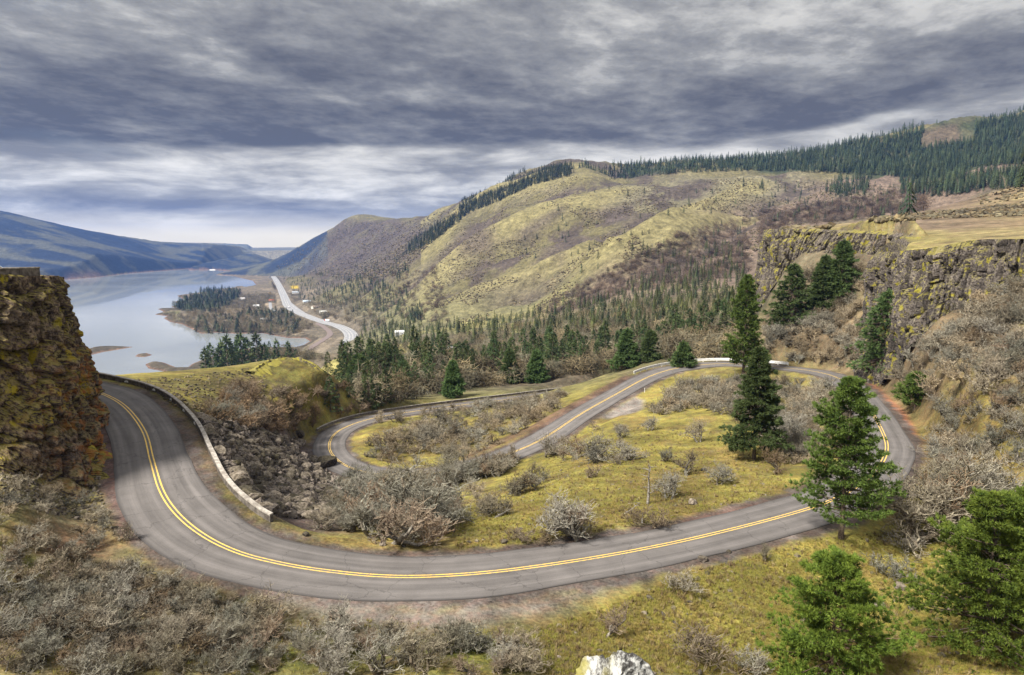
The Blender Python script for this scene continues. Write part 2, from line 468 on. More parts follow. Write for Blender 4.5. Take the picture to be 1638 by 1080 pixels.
# ------------------------------------------------------------------ plateaus
PL = [P(px, py, r=r) for px, py, r in ((2100,372,186),(1800,384,178),(1638,384,176),(1590,386,179),(1560,384,183),(1530,388,184),(1500,398,185),(1470,402,190),(1440,403,198),(1412,404,209),
      (1418,396,226),(1436,385,240),(1455,380,252),(1440,376,263),(1400,372,270),(1370,371,275),(1330,369,280),(1290,368,285),(1252,367,290),(1236,368,298),(1225,369,316),(1225,369,350),(1260,366,450),(1330,350,580),(1450,335,720),(1638,290,820),(2100,280,820))]
PT = [P(px, py, r=r) for px, py, r in ((1800,382,180),(1638,384,176),(1560,384,183),(1500,398,185),(1440,403,198),(1412,404,209),(1436,385,240),(1455,380,252),(1400,372,270),(1330,369,280),(1252,367,290),
      (1225,369,316),(1225,368,350),(1260,366,450),(1638,374,225),(1560,374,245),(1500,372,270),(1440,369,310),(1350,366,360),(1638,362,300),(1500,362,350),(1390,354,420),(1340,361,420),
      (1450,347,470),(1540,343,430),(1638,343,390),(1638,328,440),(1560,333,470),(1480,338,530),(1638,304,570),(1600,304,610),(1560,316,630),(1500,331,660),(1638,288,710),(1800,264,710),(2000,340,420),(2000,376,220))]
PL = np.array(PL); PT = np.array(PT)
wP = rbf_fit(PT[:, :2] / 200, PT[:, 2], 1e-3)
m = (AA > 0.2) & (RR > 120) & (RR < 1000)
Zp = np.full(X.shape, 0.0)
Zp[m] = rbf_eval(PT[:, :2] / 200, wP, np.stack([X[m], Y[m]], 1) / 200)
Zp += fbm(X / 14, Y / 14, 61, 4) * 0.45
sdR = sdf_poly(PL, X, Y, 100)
bw_ = 2.0 + 90 * sstep(RR, 430, 620)
Z = np.where(m, Z + (Zp - Z) * sstep(-sdR, 2.6, bw_ + 3.6), Z)

LP = np.array([P(px, py, r=r) for px, py, r in ((-500,430,84),(-120,432,87),(0,436,88),(60,440,90),(86,443,93),(96,443,98),(92,440,106),(60,436,122),(0,432,135),(-200,426,160),(-600,426,160))])
Z = np.where(m & (sdR > 0) & (sdR < 40) & (RR < 460), np.minimum(Z, Zp - np.where(RR < 232, 9.5, 6.5) - 0.30 * sdR + fbm(X / 5, Y / 5, 67, 3) * 1.0), Z)
sdL = sdf_poly(LP, X, Y, 60)
zl = -3.6 + fbm(X / 4, Y / 4, 66, 3) * 0.15
Z = np.where(sdL < 0, Z + (zl - Z) * sstep(-sdL, 0.5, 2.5), Z)
# scree apron at the foot of the left cliff
ap = 1 - sstep(sdL, 0, 9)
Z = np.where((sdL > 0) & (sdL < 10) & (RR < 112), np.maximum(Z, Z + ap ** 1.5 * 2.6), Z)

# ------------------------------------------------------------------ river
def wl(pts, z=-198.0): return np.array([P(px, py, z=z) for px, py in pts])
LAND = [wl(p) for p in (
  # near shore with the cove, the wooded peninsula and the far flats
  ((-60,700),(-60,640),(150,622),(215,606),(236,603),(262,601),(262,594),(238,590),(232,583),(245,578),(262,580),(282,588),(300,588),(308,582),(330,573),(372,560),(420,556),(470,556),(486,552),(496,546),
   (488,541),(462,541),(440,537),(420,533),(380,534),(345,532),(322,534),(306,526),(292,519),(272,515),(262,509),(268,506),(247,503),(262,499),(252,494),(282,493),(273,490),(300,486),(276,483),(296,480),(283,473),(305,471),
   (330,466),(372,462),(404,462),(410,456),(404,449),(386,445),(372,441),(345,440),(352,437),(372,434),(340,431),(300,432),(320,428),(380,424),(430,420),(560,408),(800,402),(1100,402),(1100,900)),
  # far shore of the river
  ((-900,470),(-300,455),(0,452),(60,450),(110,447),(160,443),(200,438),(250,434),(300,430),(340,427),(380,423),(420,419),(420,409),(-900,402)),
)]
ISL = [wl(p) for p in (((120,572),(135,560),(152,555),(180,554),(213,555),(190,559),(165,563),(145,568)),
                       ((217,570),(222,566),(234,565),(243,568),(232,571),(222,571)))]
fm = RR > 820
rv = np.full(X.shape, 400.0)
for poly in LAND + ISL: rv[fm] = np.minimum(rv[fm], sdf_poly(poly, X[fm], Y[fm], 400))
shore = RR * 0.002
Zl = -197.2 + 2.2 * sstep(-rv, 0, 30) + 0
bed = -198.0 + np.clip(-rv * 0.15, -9, 0.8)
low = fm & (AA < 0.05)
Z = np.where(low & (rv > -4), np.minimum(bed, -197.4), np.where(low, np.clip(Z, -197.6 + np.clip(-rv, 0, 12) * 0.2, -197.2 + np.clip(-rv, 0, 400) * np.where(RR > 3600, 0.9, np.where(rv > -120, 0.16, 2.0)) + np.where(rv <= -399, 999.0, 0.0) + np.where(RR > 3600, 0, np.clip(-rv - 60, 0, 999))), Z))
for poly in ISL:
    s = sdf_poly(poly, X[fm], Y[fm], 60)
    Z[fm] = np.where(s < 0, -197.7 + np.clip(-s, 0, 14) * 0.2, Z[fm])

# flat tableland closing the far end of the valley
ef = ray(400, 396.5)[1]
m_ = (AA > -0.75) & (AA < -0.20)
Z = np.where(m_ & (RR > 8800), np.maximum(Z, RR * (ef - .004) * 1.0 + (0.004 * RR + fbm(AA * 26, RR / 2600, 97, 3) * 16) * sstep(RR, 9500, 13500)), Z)
# ------------------------------------------------------------------ roads: centre lines
def rl(*pts): return smooth_poly([P(px, py, z=z) for px, py, z in pts], 1.5)
ROAD = rl((60,608,-20.6),(110,616,-21.2),(163,630,-22),(200,651,-22.7),(230,690,-23.8),(244,740,-24.8),(262,793,-25.8),(302,840,-26.6),(370,880,-27.6),(460,904,-28.3),(560,918,-28.8),(650,923,-29),
          (760,918,-29.2),(870,905,-29.5),(1000,884,-29.8),(1130,857,-30.1),(1270,821,-30.5),(1340,796,-31),(1395,760,-31.6),(1418,722,-32.3),(1411,690,-33),(1388,650,-34),(1360,617,-35.3),
          (1320,598,-36.3),(1250,588,-37.3),(1160,582,-38.3),(1090,588,-39.2),(1040,602,-40),(985,631,-41.5),(930,662,-43),(870,701,-45),(820,724,-46.5),(760,745,-48),(700,757,-49),(630,761,-49.8),
          (565,750,-50.3),(532,728,-50.6),(528,706,-51),(546,687,-51.5),(590,671,-52.3),(650,660,-53.5),(740,648,-55.3),(820,638,-57),(900,628,-58.5),(960,622,-60),(1010,619,-61.5))
HW = 3.75
def tangents(L):
    t = np.gradient(L[:, :2], axis=0); t /= np.linalg.norm(t, axis=1)[:, None] + 1e-9
    return t
def curvature(L):
    t = tangents(L); k = np.cross(t[:-1], t[1:]) / 1.5
    k = np.concatenate([k, k[-1:]]); return np.convolve(np.pad(k, 6, 'edge'), np.ones(13) / 13, 'valid')
RT = tangents(ROAD); RN = np.stack([-RT[:, 1], RT[:, 0]], 1)         # left of travel
RK = curvature(ROAD)
RW = HW + np.clip(np.abs(RK) * 18, 0, 0.9)
rd, rz, rs, ri = line_dist(ROAD, X, Y, 26)
flat = 1 - sstep(rd, HW + 2.4, HW + 8.5)
Z = np.where(rd < 25, Z + (rz - 0.10 - Z) * flat, Z)
# highways on the flats
def rlz(pts, z, step=8): return smooth_poly([P(px, py, z=z) for px, py in pts], step)
HWY = [(rlz(((437,442),(442,449),(449,462),(456,478),(462,490),(478,500),(500,509),(524,517),(540,521),(556,529),(562,540),(552,556)), -189.0), 15.0),
       (rlz(((452,470),(462,482),(474,492),(490,503),(505,512),(522,519)), -188.9), 4.0),
       (rlz(((507,517),(520,524),(528,534),(518,543),(505,551),(492,560)), -189.3), 6.0),
       (rlz(((432,484),(434,494),(446,499),(458,500)), -189.3), 5.0)]
for L, w in HWY:
    d, zz_, _, _ = line_dist(L, X, Y, 60)
    Z = np.where(d < 59, Z + (zz_ - 0.6 - Z) * (1 - sstep(d, w + 3, w + 20)), Z)

def shape(): return Z
EE = Z / RR
def ground(x, y):
    """terrain height under world x, y (arrays)"""
    x = np.asarray(x, float); y = np.asarray(y, float)
    a = np.arctan2(x, y); l = np.log(np.hypot(x, y))
    i = np.clip(np.interp(a, AZG, np.arange(NA)), 0, NA - 1.001); j = np.clip(np.interp(l, LRG, np.arange(NR)), 0, NR - 1.001)
    p_ = i.astype(int); q = j.astype(int); fa = i - p_; fb = j - q
    return (Z[p_, q] * (1 - fa) + Z[p_ + 1, q] * fa) * (1 - fb) + (Z[p_, q + 1] * (1 - fa) + Z[p_ + 1, q + 1] * fa) * fb

def zone(pts, soft):
    """ground mask (0..1) of the area outlined by photo pixels, laid on the terrain in plan"""
    w = [hit(px, min(py, 1075)) for px, py in pts]
    w = np.array([q for q in w if q is not None])
    s = sdf_poly(w, X, Y, soft * 2 + 1)
    return 1 - sstep(s, -soft, soft)
# ------------------------------------------------------------------ ground colours (kinds of ground cover, haze blue painted on the far hills)
def colr(*c): return np.array(c, float)
G_YEL = colr(.188,.168,.040); G_GRN = colr(.105,.108,.028); G_BRN = colr(.125,.080,.034); SCRUB = colr(.090,.074,.055)
RED = colr(.120,.062,.040); GRAV = colr(.130,.115,.105); DRY = colr(.27,.235,.095); SOIL = colr(.085,.062,.045)
PALE = colr(.128,.118,.056); PURP = colr(.064,.053,.046); MOSS = colr(.15,.14,.02); FLOOR = colr(.105,.105,.055)
COL = np.zeros(X.shape + (3,)); COL[:] = G_YEL
def lay(mask, col, k=1.0):
    global COL
    mk = np.clip(mask * k, 0, 1)[..., None]
    COL += (col - COL) * mk
n1 = fbm(X / 7, Y / 7, 71, 4); n2 = fbm(X / 2.4, Y / 2.4, 73, 3); n3 = fbm(X / 60, Y / 60, 75, 4); n4 = fbm(X / 300, Y / 300, 77, 4)
lay(sstep(n1, -0.1, 0.35), G_BRN, 0.55); lay(sstep(n2, 0.05, 0.45), G_GRN, 0.45); lay(sstep(n2, 0.2, 0.5), SOIL, 0.30)
mid = sstep(RR, 190, 300) * (1 - sstep(RR, 1100, 1500))
lay(mid, FLOOR); lay(mid * sstep(n3, 0.0, 0.4), G_GRN, 0.7); lay(mid * sstep(n3 + n1 * .4, 0.05, 0.3), colr(.19,.175,.065), 0.75); lay(mid * sstep(-n3, 0.05, 0.4), SCRUB, 0.8)
lay(zone(((960,1079),(840,1000),(620,985),(380,960),(200,860),(160,800),(0,740),(0,1079)), 3), SCRUB, 0.72)
lay(zone(((0,890),(60,880),(90,905),(40,920),(0,915)), 1), G_GRN, 0.8)
lay(zone(((420,1000),(560,1020),(840,1010),(860,1079),(400,1079)), 3) * sstep(n1 + n2, -0.35, 0.1), colr(.135,.150,.028), 0.9)
lay(zone(((30,850),(150,840),(200,870),(130,900),(50,880)), 2), RED, 0.6)
# red cut bank along the right road, brown bank over it
rightb = (rs > 0) * (ri > 290) * 0
lay(zone(((1370,600),(1400,610),(1450,660),(1475,710),(1462,712),(1420,660),(1380,615)), 0.8), colr(.30,.115,.055))
lay(zone(((1440,700),(1500,650),(1520,590),(1440,590),(1400,600),(1600,700),(1638,760),(1638,800),(1500,800)), 4), G_BRN, 0.7)
lay(zone(((1225,560),(1225,500),(1400,490),(1638,480),(1638,640),(1500,640),(1400,600),(1300,580)), 5), colr(.115,.088,.052), 0.85)
lay(sstep(-sdR, 1.6, 3) * (AA > 0.2), DRY, 1.0)
lay(sstep(-sdR, 1.6, 3) * (1 - sstep(-sdR, 8, 40)), colr(.27,.25,.070), 0.9); lay(sstep(-sdR, -1, 1) * (1 - sstep(-sdR, 2, 9)) * sstep(n2 + n1, -0.2, 0.3), MOSS, 0.9)
lay(sstep(-sdR, 25, 70) * sstep(n3 + n1 * .5, -0.3, 0.2), colr(.14,.105,.052), 0.85); lay(sstep(-sdR, 4, 9) * sstep(fbm(X / 4, Y / 4, 79, 4), 0.0, 0.3), colr(.15,.115,.045), 0.8)
# mound
md = zone(((200,606),(300,600),(400,586),(455,574),(500,584),(520,640),(470,660),(380,650),(330,668),(290,655)), 6)
lay(md, colr(.115,.100,.024)); lay(md * sstep(n2 + n1, -0.1, 0.3), colr(.060,.052,.020), 0.85); lay(md * sstep(n1 - n2 * .5, 0.1, 0.4), colr(.125,.120,.030), 0.8)
lay(zone(((290,668),(350,660),(480,690),(560,740),(600,800),(560,850),(430,840),(330,760)), 3), colr(.070,.055,.048))
# mountain
lay(sstep(RR, 950, 1250), FLOOR)
mo = sstep(hill, 0.1, 0.9) * (AA > -0.45)
lay(mo, PALE * 0.75)
lay(mo * sstep(ridged((gv + gw) / 330, gu / 1500, 21, 4, 0.5) * -1 + n3 * 0.9, -0.15, 0.35), PURP, 0.72)
lay(mo * sstep(n3 + fbm(X / 120, Y / 120, 81, 4), 0.05, 0.5), colr(.115,.105,.062), 0.75)
lay(mo * sstep(-n4 + n3 * 0.5, 0.0, 0.4), colr(.140,.130,.06), 0.55)
lay(zone(((1040,470),(930,500),(860,505),(960,440),(1080,400),(1150,330),(1260,290),(1638,240),(1638,420),(1210,460)), 60), colr(.120,.092,.072), 0.9)
lay(zone(((960,290),(1100,280),(1300,278),(1290,310),(1150,330),(1000,330)), 50), colr(.130,.125,.085), 0.7)
lay(zone(((640,350),(570,352),(500,385),(440,425),(500,450),(620,455),(680,410),(730,350),(800,312),(905,270),(760,320)), 40), colr(.062,.052,.046), 0.9)
lay(zone(((1000,282),(1200,272),(1350,275),(1500,285),(1638,262),(1638,185),(1440,220),(1200,252),(1000,266)), 30), colr(.035,.045,.022))
lay(mo * sstep(fbm(X / 45, Y / 45, 83, 4), 0.0, 0.3) , colr(.085,.080,.045), 0.5)
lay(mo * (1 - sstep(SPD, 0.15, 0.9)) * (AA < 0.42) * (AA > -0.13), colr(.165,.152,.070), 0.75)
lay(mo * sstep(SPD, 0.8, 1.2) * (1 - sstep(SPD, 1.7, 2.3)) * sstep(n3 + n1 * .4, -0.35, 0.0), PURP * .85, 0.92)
for z_ in (((730,376),(790,372),(785,404),(735,408)),((830,372),(900,330),(905,338),(850,380)),((870,395),(905,395),(900,425),(860,420)),((1030,405),(1100,400),(1110,440),(1050,450)),((930,340),(1000,330),(1040,345),(960,352))): lay(zone(z_, 25), PURP, 0.8)
lay(zone(((1475,212),(1530,198),(1545,225),(1490,240),(1470,228)), 12), colr(.080,.062,.045), 0.8)
lay(zone(((700,522),(640,500),(640,470),(700,470),(850,500)), 30), colr(.16,.15,.07), 0.35)
lay((AA > -0.45) * (AA < -0.05) * sstep(RR, 1000, 1300) * (1 - sstep(Z, -185, -150)), colr(.105,.092,.070), 0.9)
lay((AA < -0.2) * (Z < -180) * sstep(RR, 900, 1000) * sstep(n3, 0.0, 0.3), colr(.20,.17,.12), 0.5)
lay(zone(((345,480),(420,470),(445,480),(430,500),(380,500)), 20), colr(.24,.20,.14), 0.7)
lay(zone(((465,457),(477,457),(478,462),(466,462)), 4), colr(.30,.23,.03))
# shore strip
lay(fm * (AA < -0.2) * (Z < -194) * (RR < 3600), colr(.060,.052,.035)); lay(fm * (AA < 0.1) * (Z < -196.9), colr(.12,.080,.060))
# hills over the river: dark forest, haze blue painted into it, with paler meadows
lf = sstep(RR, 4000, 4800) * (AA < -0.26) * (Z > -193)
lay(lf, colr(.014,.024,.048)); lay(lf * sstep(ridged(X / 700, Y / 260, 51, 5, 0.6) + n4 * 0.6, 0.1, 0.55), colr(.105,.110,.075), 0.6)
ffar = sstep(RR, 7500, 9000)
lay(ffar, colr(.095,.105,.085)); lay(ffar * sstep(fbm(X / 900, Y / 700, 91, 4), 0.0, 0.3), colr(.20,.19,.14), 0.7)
lay(zone(((110,447),(160,442),(160,437),(112,441)), 40), colr(.17,.12,.10), 0.8)
# roadside gravel
edge_n = fbm(X / 1.7, Y / 1.7, 95, 3) * 0.9
gm = 1 - sstep(rd + edge_n, HW + 0.9, HW + 2.4)
lay(gm * (rd < 25), colr(.075,.060,.050)); lay(gm * (rd < 25) * sstep(n2, 0.1, 0.5), GRAV, 0.5)
lay(zone(((430,940),(560,962),(700,975),(850,958),(980,930),(1060,905),(1000,938),(860,985),(700,1010),(560,1000),(430,965)), 2.0), colr(.140,.122,.110), 0.95)
lay(zone(((960,668),(1015,635),(1030,640),(1028,655),(1000,664)), 1.2), colr(.19,.175,.155))
lay(zone(((165,670),(185,690),(200,790),(225,850),(200,850),(165,790),(160,720)), 1.5), colr(.085,.055,.048))
lay(zone(((1010,604),(860,690),(740,738),(735,732),(850,680),(1000,600)), 1.5), colr(.09,.055,.042), 0.8)
lay(zone(((1290,800),(1200,805),(1100,830),(1060,850),(1200,825),(1290,812)), 0.8), colr(.095,.058,.046), 0.8)
lay((1 - sstep(np.abs(fbm(X / 16 + 3, Y / 16, 99, 3)), 0.0, 0.05)) * (RR < 400) * (sdR > 2), SOIL, 0.35)
COL *= (1 + 0.16 * n2 + 0.10 * n1)[..., None]
COL = np.clip(COL, 0.005, 0.9)

def ground_mat():
    m, T, b = mat('ground_cover', 0.95)
    at = T.n('ShaderNodeAttribute', attribute_name='Col')
    g = T.n('ShaderNodeNewGeometry')
    pos = g.outputs['Position']
    a = T.noise(pos, 3.2, 6.0, 0.62); b1 = T.noise(pos, 0.35, 5.0, 0.6); d = T.noise(pos, 0.035, 6.0, 0.62); f = T.noise(pos, 14.0, 3.0, 0.7)
    k = T.m('ADD', T.m('MULTIPLY', a, 0.9), T.m('MULTIPLY', b1, 0.7)); k = T.m('ADD', k, T.m('MULTIPLY', d, 0.7)); k = T.m('ADD', k, T.m('MULTIPLY', f, 0.5))
    k = T.mr(k, 1.05, 1.75, 0.25, 1.80, 'LINEAR')
    far = T.noise(pos, 0.11, 6.0, 0.66); k = T.m('MULTIPLY', k, T.mr(far, 0.34, 0.66, 0.60, 1.40, 'LINEAR'))
    col = T.mix(1.0, at.outputs['Color'], T.comb(k, k, k), 'MULTIPLY')
    hue = T.mr(T.noise(pos, 1.1, 5.0, 0.6), 0.42, 0.62)
    col = T.mix(T.m('MULTIPLY', hue, 0.35), col, T.mix(1.0, col, (1.25, 0.82, 0.75), 'MULTIPLY'))
    T.set(b.inputs['Base Color'], col)
    bp = T.n('ShaderNodeBump', i_Strength=0.9, i_Distance=0.10); T.set(bp.inputs['Height'], T.m('ADD', a, T.m('MULTIPLY', f, 0.5)))
    bp2 = T.n('ShaderNodeBump', i_Strength=0.8, i_Distance=5.0); T.set(bp2.inputs['Height'], d); T.set(bp2.inputs['Normal'], bp.outputs[0])
    bp3 = T.n('ShaderNodeBump', i_Strength=0.7, i_Distance=0.5); T.set(bp3.inputs['Height'], b1); T.set(bp3.inputs['Normal'], bp2.outputs[0])
    T.set(b.inputs['Normal'], bp3.outputs[0])
    return m
M_GROUND = ground_mat()
ii_, jj_ = np.meshgrid(np.arange(NA - 1), np.arange(NR - 1), indexing='ij')
q0 = (ii_ * NR + jj_).ravel()
F = np.stack([q0, q0 + NR, q0 + NR + 1, q0 + 1], 1)
V = np.stack([X.ravel(), Y.ravel(), Z.ravel()], 1)
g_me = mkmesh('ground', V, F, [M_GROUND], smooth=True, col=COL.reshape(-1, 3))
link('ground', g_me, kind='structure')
del V, F, q0, ii_, jj_

# ------------------------------------------------------------------ river surface
def water_mat():
    m, T, b = mat('river_water', 0.06)
    b.inputs['Base Color'].default_value = (0.27, 0.29, 0.30, 1)
    b.inputs['Specular IOR Level'].default_value = 0.5
    b.inputs['IOR'].default_value = 2.7
    g = T.n('ShaderNodeNewGeometry').outputs['Position']
    mp = T.n('ShaderNodeMapping', i_Scale=(1.0, 0.35, 1.0)); T.set(mp.inputs['Vector'], g)
    a = T.noise(mp.outputs[0], 0.05, 3.0, 0.5)
    bp = T.n('ShaderNodeBump', i_Strength=0.05, i_Distance=0.3); T.set(bp.inputs['Height'], a)
    T.set(b.inputs['Normal'], bp.outputs[0])
    r = T.mr(T.noise(g, 0.0016, 4.0, 0.55), 0.4, 0.62, 0.02, 0.09)
    T.set(b.inputs['Roughness'], r)
    return m
wx = [-16000, -200, -200, -16000]
wv = [(-9000, 600, -198), (700, 600, -198), (700, 15500, -198), (-9000, 15500, -198)]
link('river_water', mkmesh('river_water', wv, [(0, 1, 2, 3)], [water_mat()]), kind='structure')

# ------------------------------------------------------------------ road sheets
def strip(L, N, offs, dz, zc=None):
    """ribbon through lateral offsets offs (k,) or (n,k)"""
    n = len(L); offs = np.broadcast_to(np.asarray(offs, float), (n, np.asarray(offs).shape[-1])); k = offs.shape[1]
    dz = np.broadcast_to(np.asarray(dz, float), (n, k))
    V = np.zeros((n, k, 3)); V[:, :, :2] = L[:, None, :2] + N[:, None, :] * offs[..., None]; V[:, :, 2] = L[:, 2:3] + dz
    i, j = np.meshgrid(np.arange(n - 1), np.arange(k - 1), indexing='ij'); q = (i * k + j).ravel()
    return V.reshape(-1, 3), np.stack([q, q + k, q + k + 1, q + 1], 1)
def asphalt(name, base, lanes=True):
    m, T, b = mat(name, 0.85)
    g = T.n('ShaderNodeNewGeometry').outputs['Position']
    uv = T.n('ShaderNodeUVMap').outputs[0]; uu, vv, _ = T.sep(uv)
    fine = T.noise(g, 9.0, 4.0, 0.7); patch = T.noise(g, 0.35, 5.0, 0.6)
    st = T.noise(T.comb(T.m('MULTIPLY', uu, 7.0), T.m('MULTIPLY', vv, 0.05), 0.0), 1.0, 4.0, 0.6)
    k = T.m('ADD', T.m('MULTIPLY', fine, 0.35), T.m('MULTIPLY', patch, 0.5)); k = T.m('ADD', k, T.m('MULTIPLY', st, 0.75))
    k = T.mr(k, 0.55, 1.05, 0.62, 1.36, 'LINEAR')
    au = T.m('ABSOLUTE', uu)
    edge = T.mr(T.m('ADD', au, T.m('MULTIPLY', T.m('SUBTRACT', patch, 0.5), 0.12)), 0.90, 0.99, 1.0, 0.62)
    wheel = T.m('ABSOLUTE', T.m('SUBTRACT', T.m('ABSOLUTE', T.m('SUBTRACT', au, 0.48)), 0.22))
    wheel = T.mr(wheel, 0.0, 0.16, 1.14, 0.93)
    k = T.m('MULTIPLY', T.m('MULTIPLY', k, edge), wheel)
    # tar-filled cracks
    vr = T.n('ShaderNodeTexVoronoi', feature='DISTANCE_TO_EDGE'); vr.inputs['Scale'].default_value = 0.16
    wv_ = T.n('ShaderNodeVectorMath', operation='ADD'); T.set(wv_.inputs[0], g)
    nn = T.n('ShaderNodeVectorMath', operation='SCALE'); T.set(nn.inputs[0], T.noise(g, 0.5, 4.0, 0.6, out=1)); nn.inputs['Scale'].default_value = 2.5
    T.set(wv_.inputs[1], nn.outputs[0]); T.set(vr.inputs['Vector'], wv_.outputs[0])
    crack = T.mr(vr.outputs['Distance'], 0.003, 0.010, 0.72, 1.0)
    k = T.m('MULTIPLY', k, crack)
    T.set(b.inputs['Base Color'], T.mix(1.0, base, T.comb(k, k, k), 'MULTIPLY'))
    bp = T.n('ShaderNodeBump', i_Strength=0.4, i_Distance=0.02); T.set(bp.inputs['Height'], fine); T.set(b.inputs['Normal'], bp.outputs[0])
    return m
M_ASPH = asphalt('asphalt', (0.122, 0.111, 0.106))
crown = np.array([-0.16, -0.02, 0.0, 0.03, 0.045, 0.03, 0.0, -0.02, -0.16])
wob_l = fbm(np.arange(len(ROAD)) * 0.23, np.zeros(len(ROAD)), 5, 3) * 0.22; wob_r = fbm(np.arange(len(ROAD)) * 0.23, np.ones(len(ROAD)) * 9, 6, 3) * 0.22
offs = np.stack([-(RW + wob_r), -(RW + wob_r) + 0.02, -RW * 0.66, -RW * 0.33, RW * 0, RW * 0.33, RW * 0.66, RW + wob_l - 0.02, RW + wob_l], 1)
V, F = strip(ROAD, RN, offs, crown)
sl = np.arange(len(ROAD)) * 1.5
uvr = np.stack([np.broadcast_to([-1, -1, -.66, -.33, 0, .33, .66, 1, 1], (len(ROAD), 9)), np.broadcast_to(sl[:, None], (len(ROAD), 9))], -1).reshape(-1, 2)
link('road', mkmesh('road', V, F, [M_ASPH], smooth=False, uv=uvr), kind='structure')
def paint(name, colr_):
    m, T, b = mat(name, 0.7)
    g = T.n('ShaderNodeNewGeometry').outputs['Position']
    w = T.mr(T.noise(g, 4.0, 6.0, 0.75), 0.38, 0.58, 0.80, 0.05)
    T.set(b.inputs['Base Color'], T.mix(w, colr_, (0.30, 0.25, 0.16)))
    return m
M_YEL = paint('yellow_paint', (0.78, 0.50, 0.085)); M_WHP = paint('white_paint', (0.6, 0.6, 0.57))
Vs, Fs, nV = [], [], 0
ROADf = smooth_poly(ROAD[::2], 0.6); TF = tangents(ROADf); NF = np.stack([-TF[:, 1], TF[:, 0]], 1)
for o in (-0.20, 0.20):
    hwid = 0.075
    V, F = strip(ROADf, NF, [o - hwid, o + hwid], [0.049, 0.049]); Vs.append(V); Fs.append(F + nV); nV += len(V)
link('road_marking', mkmesh('road_marking', np.vstack(Vs), np.vstack(Fs), [M_YEL]), kind='structure')
M_HWY = asphalt('old_asphalt', (0.26, 0.26, 0.27))
for nm, (L, w) in zip(('highway', 'frontage_road', 'rail_bed', 'side_road'), HWY):
    t = tangents(L); N = np.stack([-t[:, 1], t[:, 0]], 1)
    V, F = strip(L, N, [-w, -w + .1, -w * .5, 0, w * .5, w - .1, w], [-0.5, 0, 0.05, .1, .05, 0, -0.5])
    u_ = np.stack([np.broadcast_to(np.array([-1, -1, -.5, 0, .5, 1, 1.]), (len(L), 7)), np.broadcast_to((np.arange(len(L)) * 8.0)[:, None], (len(L), 7))], -1).reshape(-1, 2)
    if nm == 'rail_bed': mm_, TT, bb = mat('ballast', 0.95); bb.inputs['Base Color'].default_value = (0.17, 0.135, 0.125, 1)
    else: mm_ = M_HWY
    link(nm, mkmesh(nm, V, F, [mm_], uv=u_), kind='structure')
    if nm == 'highway':
        Vs, Fs, nV = [], [], 0
        for o, hw_ in ((-13.2, .3), (-2.6, .25), (2.6, .25), (13.2, .3)):
            V, F = strip(L, N, [o - hw_, o + hw_], [0.125, 0.125]); Vs.append(V); Fs.append(F + nV); nV += len(V)
        link('highway_marking', mkmesh('highway_marking', np.vstack(Vs), np.vstack(Fs), [M_WHP]), kind='structure')
# ------------------------------------------------------------------ rock
def rock_mat(name, base, dark, moss, rust=None):
    m, T, b = mat(name, 0.92)
    at = T.n('ShaderNodeAttribute', attribute_name='Col')
    r_, g_, bl = T.n('ShaderNodeSeparateColor', i_0=at.outputs['Color']).outputs
    g = T.n('ShaderNodeNewGeometry'); pos = g.outputs['Position']; nz = T.sep(g.outputs['Normal'])[2]
    a = T.noise(pos, 2.6, 7.0, 0.65); c1 = T.noise(pos, 0.45, 5.0, 0.6); f = T.noise(pos, 9.0, 4.0, 0.7)
    col = T.mix(T.mr(a, 0.35, 0.68), dark, base)
    col = T.mix(1.0, col, T.comb(*(T.m('ADD', 0.18, T.m('MULTIPLY', r_, 1.55)),) * 3), 'MULTIPLY')
    col = T.mix(T.m('MULTIPLY', T.mr(f, 0.60, 0.72), 0.55), col, (0.36, 0.35, 0.31))
    ms = T.m('MULTIPLY', T.mr(T.m('ADD', nz, T.m('MULTIPLY', T.m('SUBTRACT', a, 0.5), 1.6)), 0.32, 0.62), g_)
    ms = T.m('MAXIMUM', ms, T.m('MULTIPLY', T.mr(T.m('ADD', c1, T.m('MULTIPLY', f, 0.25)), 0.70, 0.76), T.mr(g_, .0, .4)))
    col = T.mix(ms, col, moss)
    if rust: col = T.mix(T.m('MULTIPLY', bl, T.mr(T.noise(pos, 0.9, 5.0, .6), 0.46, 0.62)), col, rust)
    T.set(b.inputs['Base Color'], col)
    bp = T.n('ShaderNodeBump', i_Strength=1.0, i_Distance=0.25); T.set(bp.inputs['Height'], T.m('ADD', a, T.m('MULTIPLY', f, 0.3)))
    T.set(b.inputs['Normal'], bp.outputs[0])
    return m
def blocks(s, h, w, hh, seed, jit=0.45):
    """stepped face of fractured rock: depth of the block at (s along, h up), and depth of its joints"""
    sw = s / w + jit * vnoise(s / (w * 1.7), h / (hh * 1.3), seed + 3)
    i = np.floor(sw); f = sw - i
    hb = h / (hh * (0.7 + 0.9 * h2(i, i * 0, seed + 5))) + h2(i, i * 0, seed + 6) * 7 + 0.25 * vnoise(s / w, h / hh, seed + 8)
    j = np.floor(hb); g = hb - j
    d = h2(i, j, seed + 9)
    jo = np.maximum(1 - np.minimum(f, 1 - f) * 7, 0) * 1.0 + 0.8 * np.maximum(1 - np.minimum(g, 1 - g) * 9, 0)
    return d, np.clip(jo, 0, 1.3), h2(i, j, seed + 12)
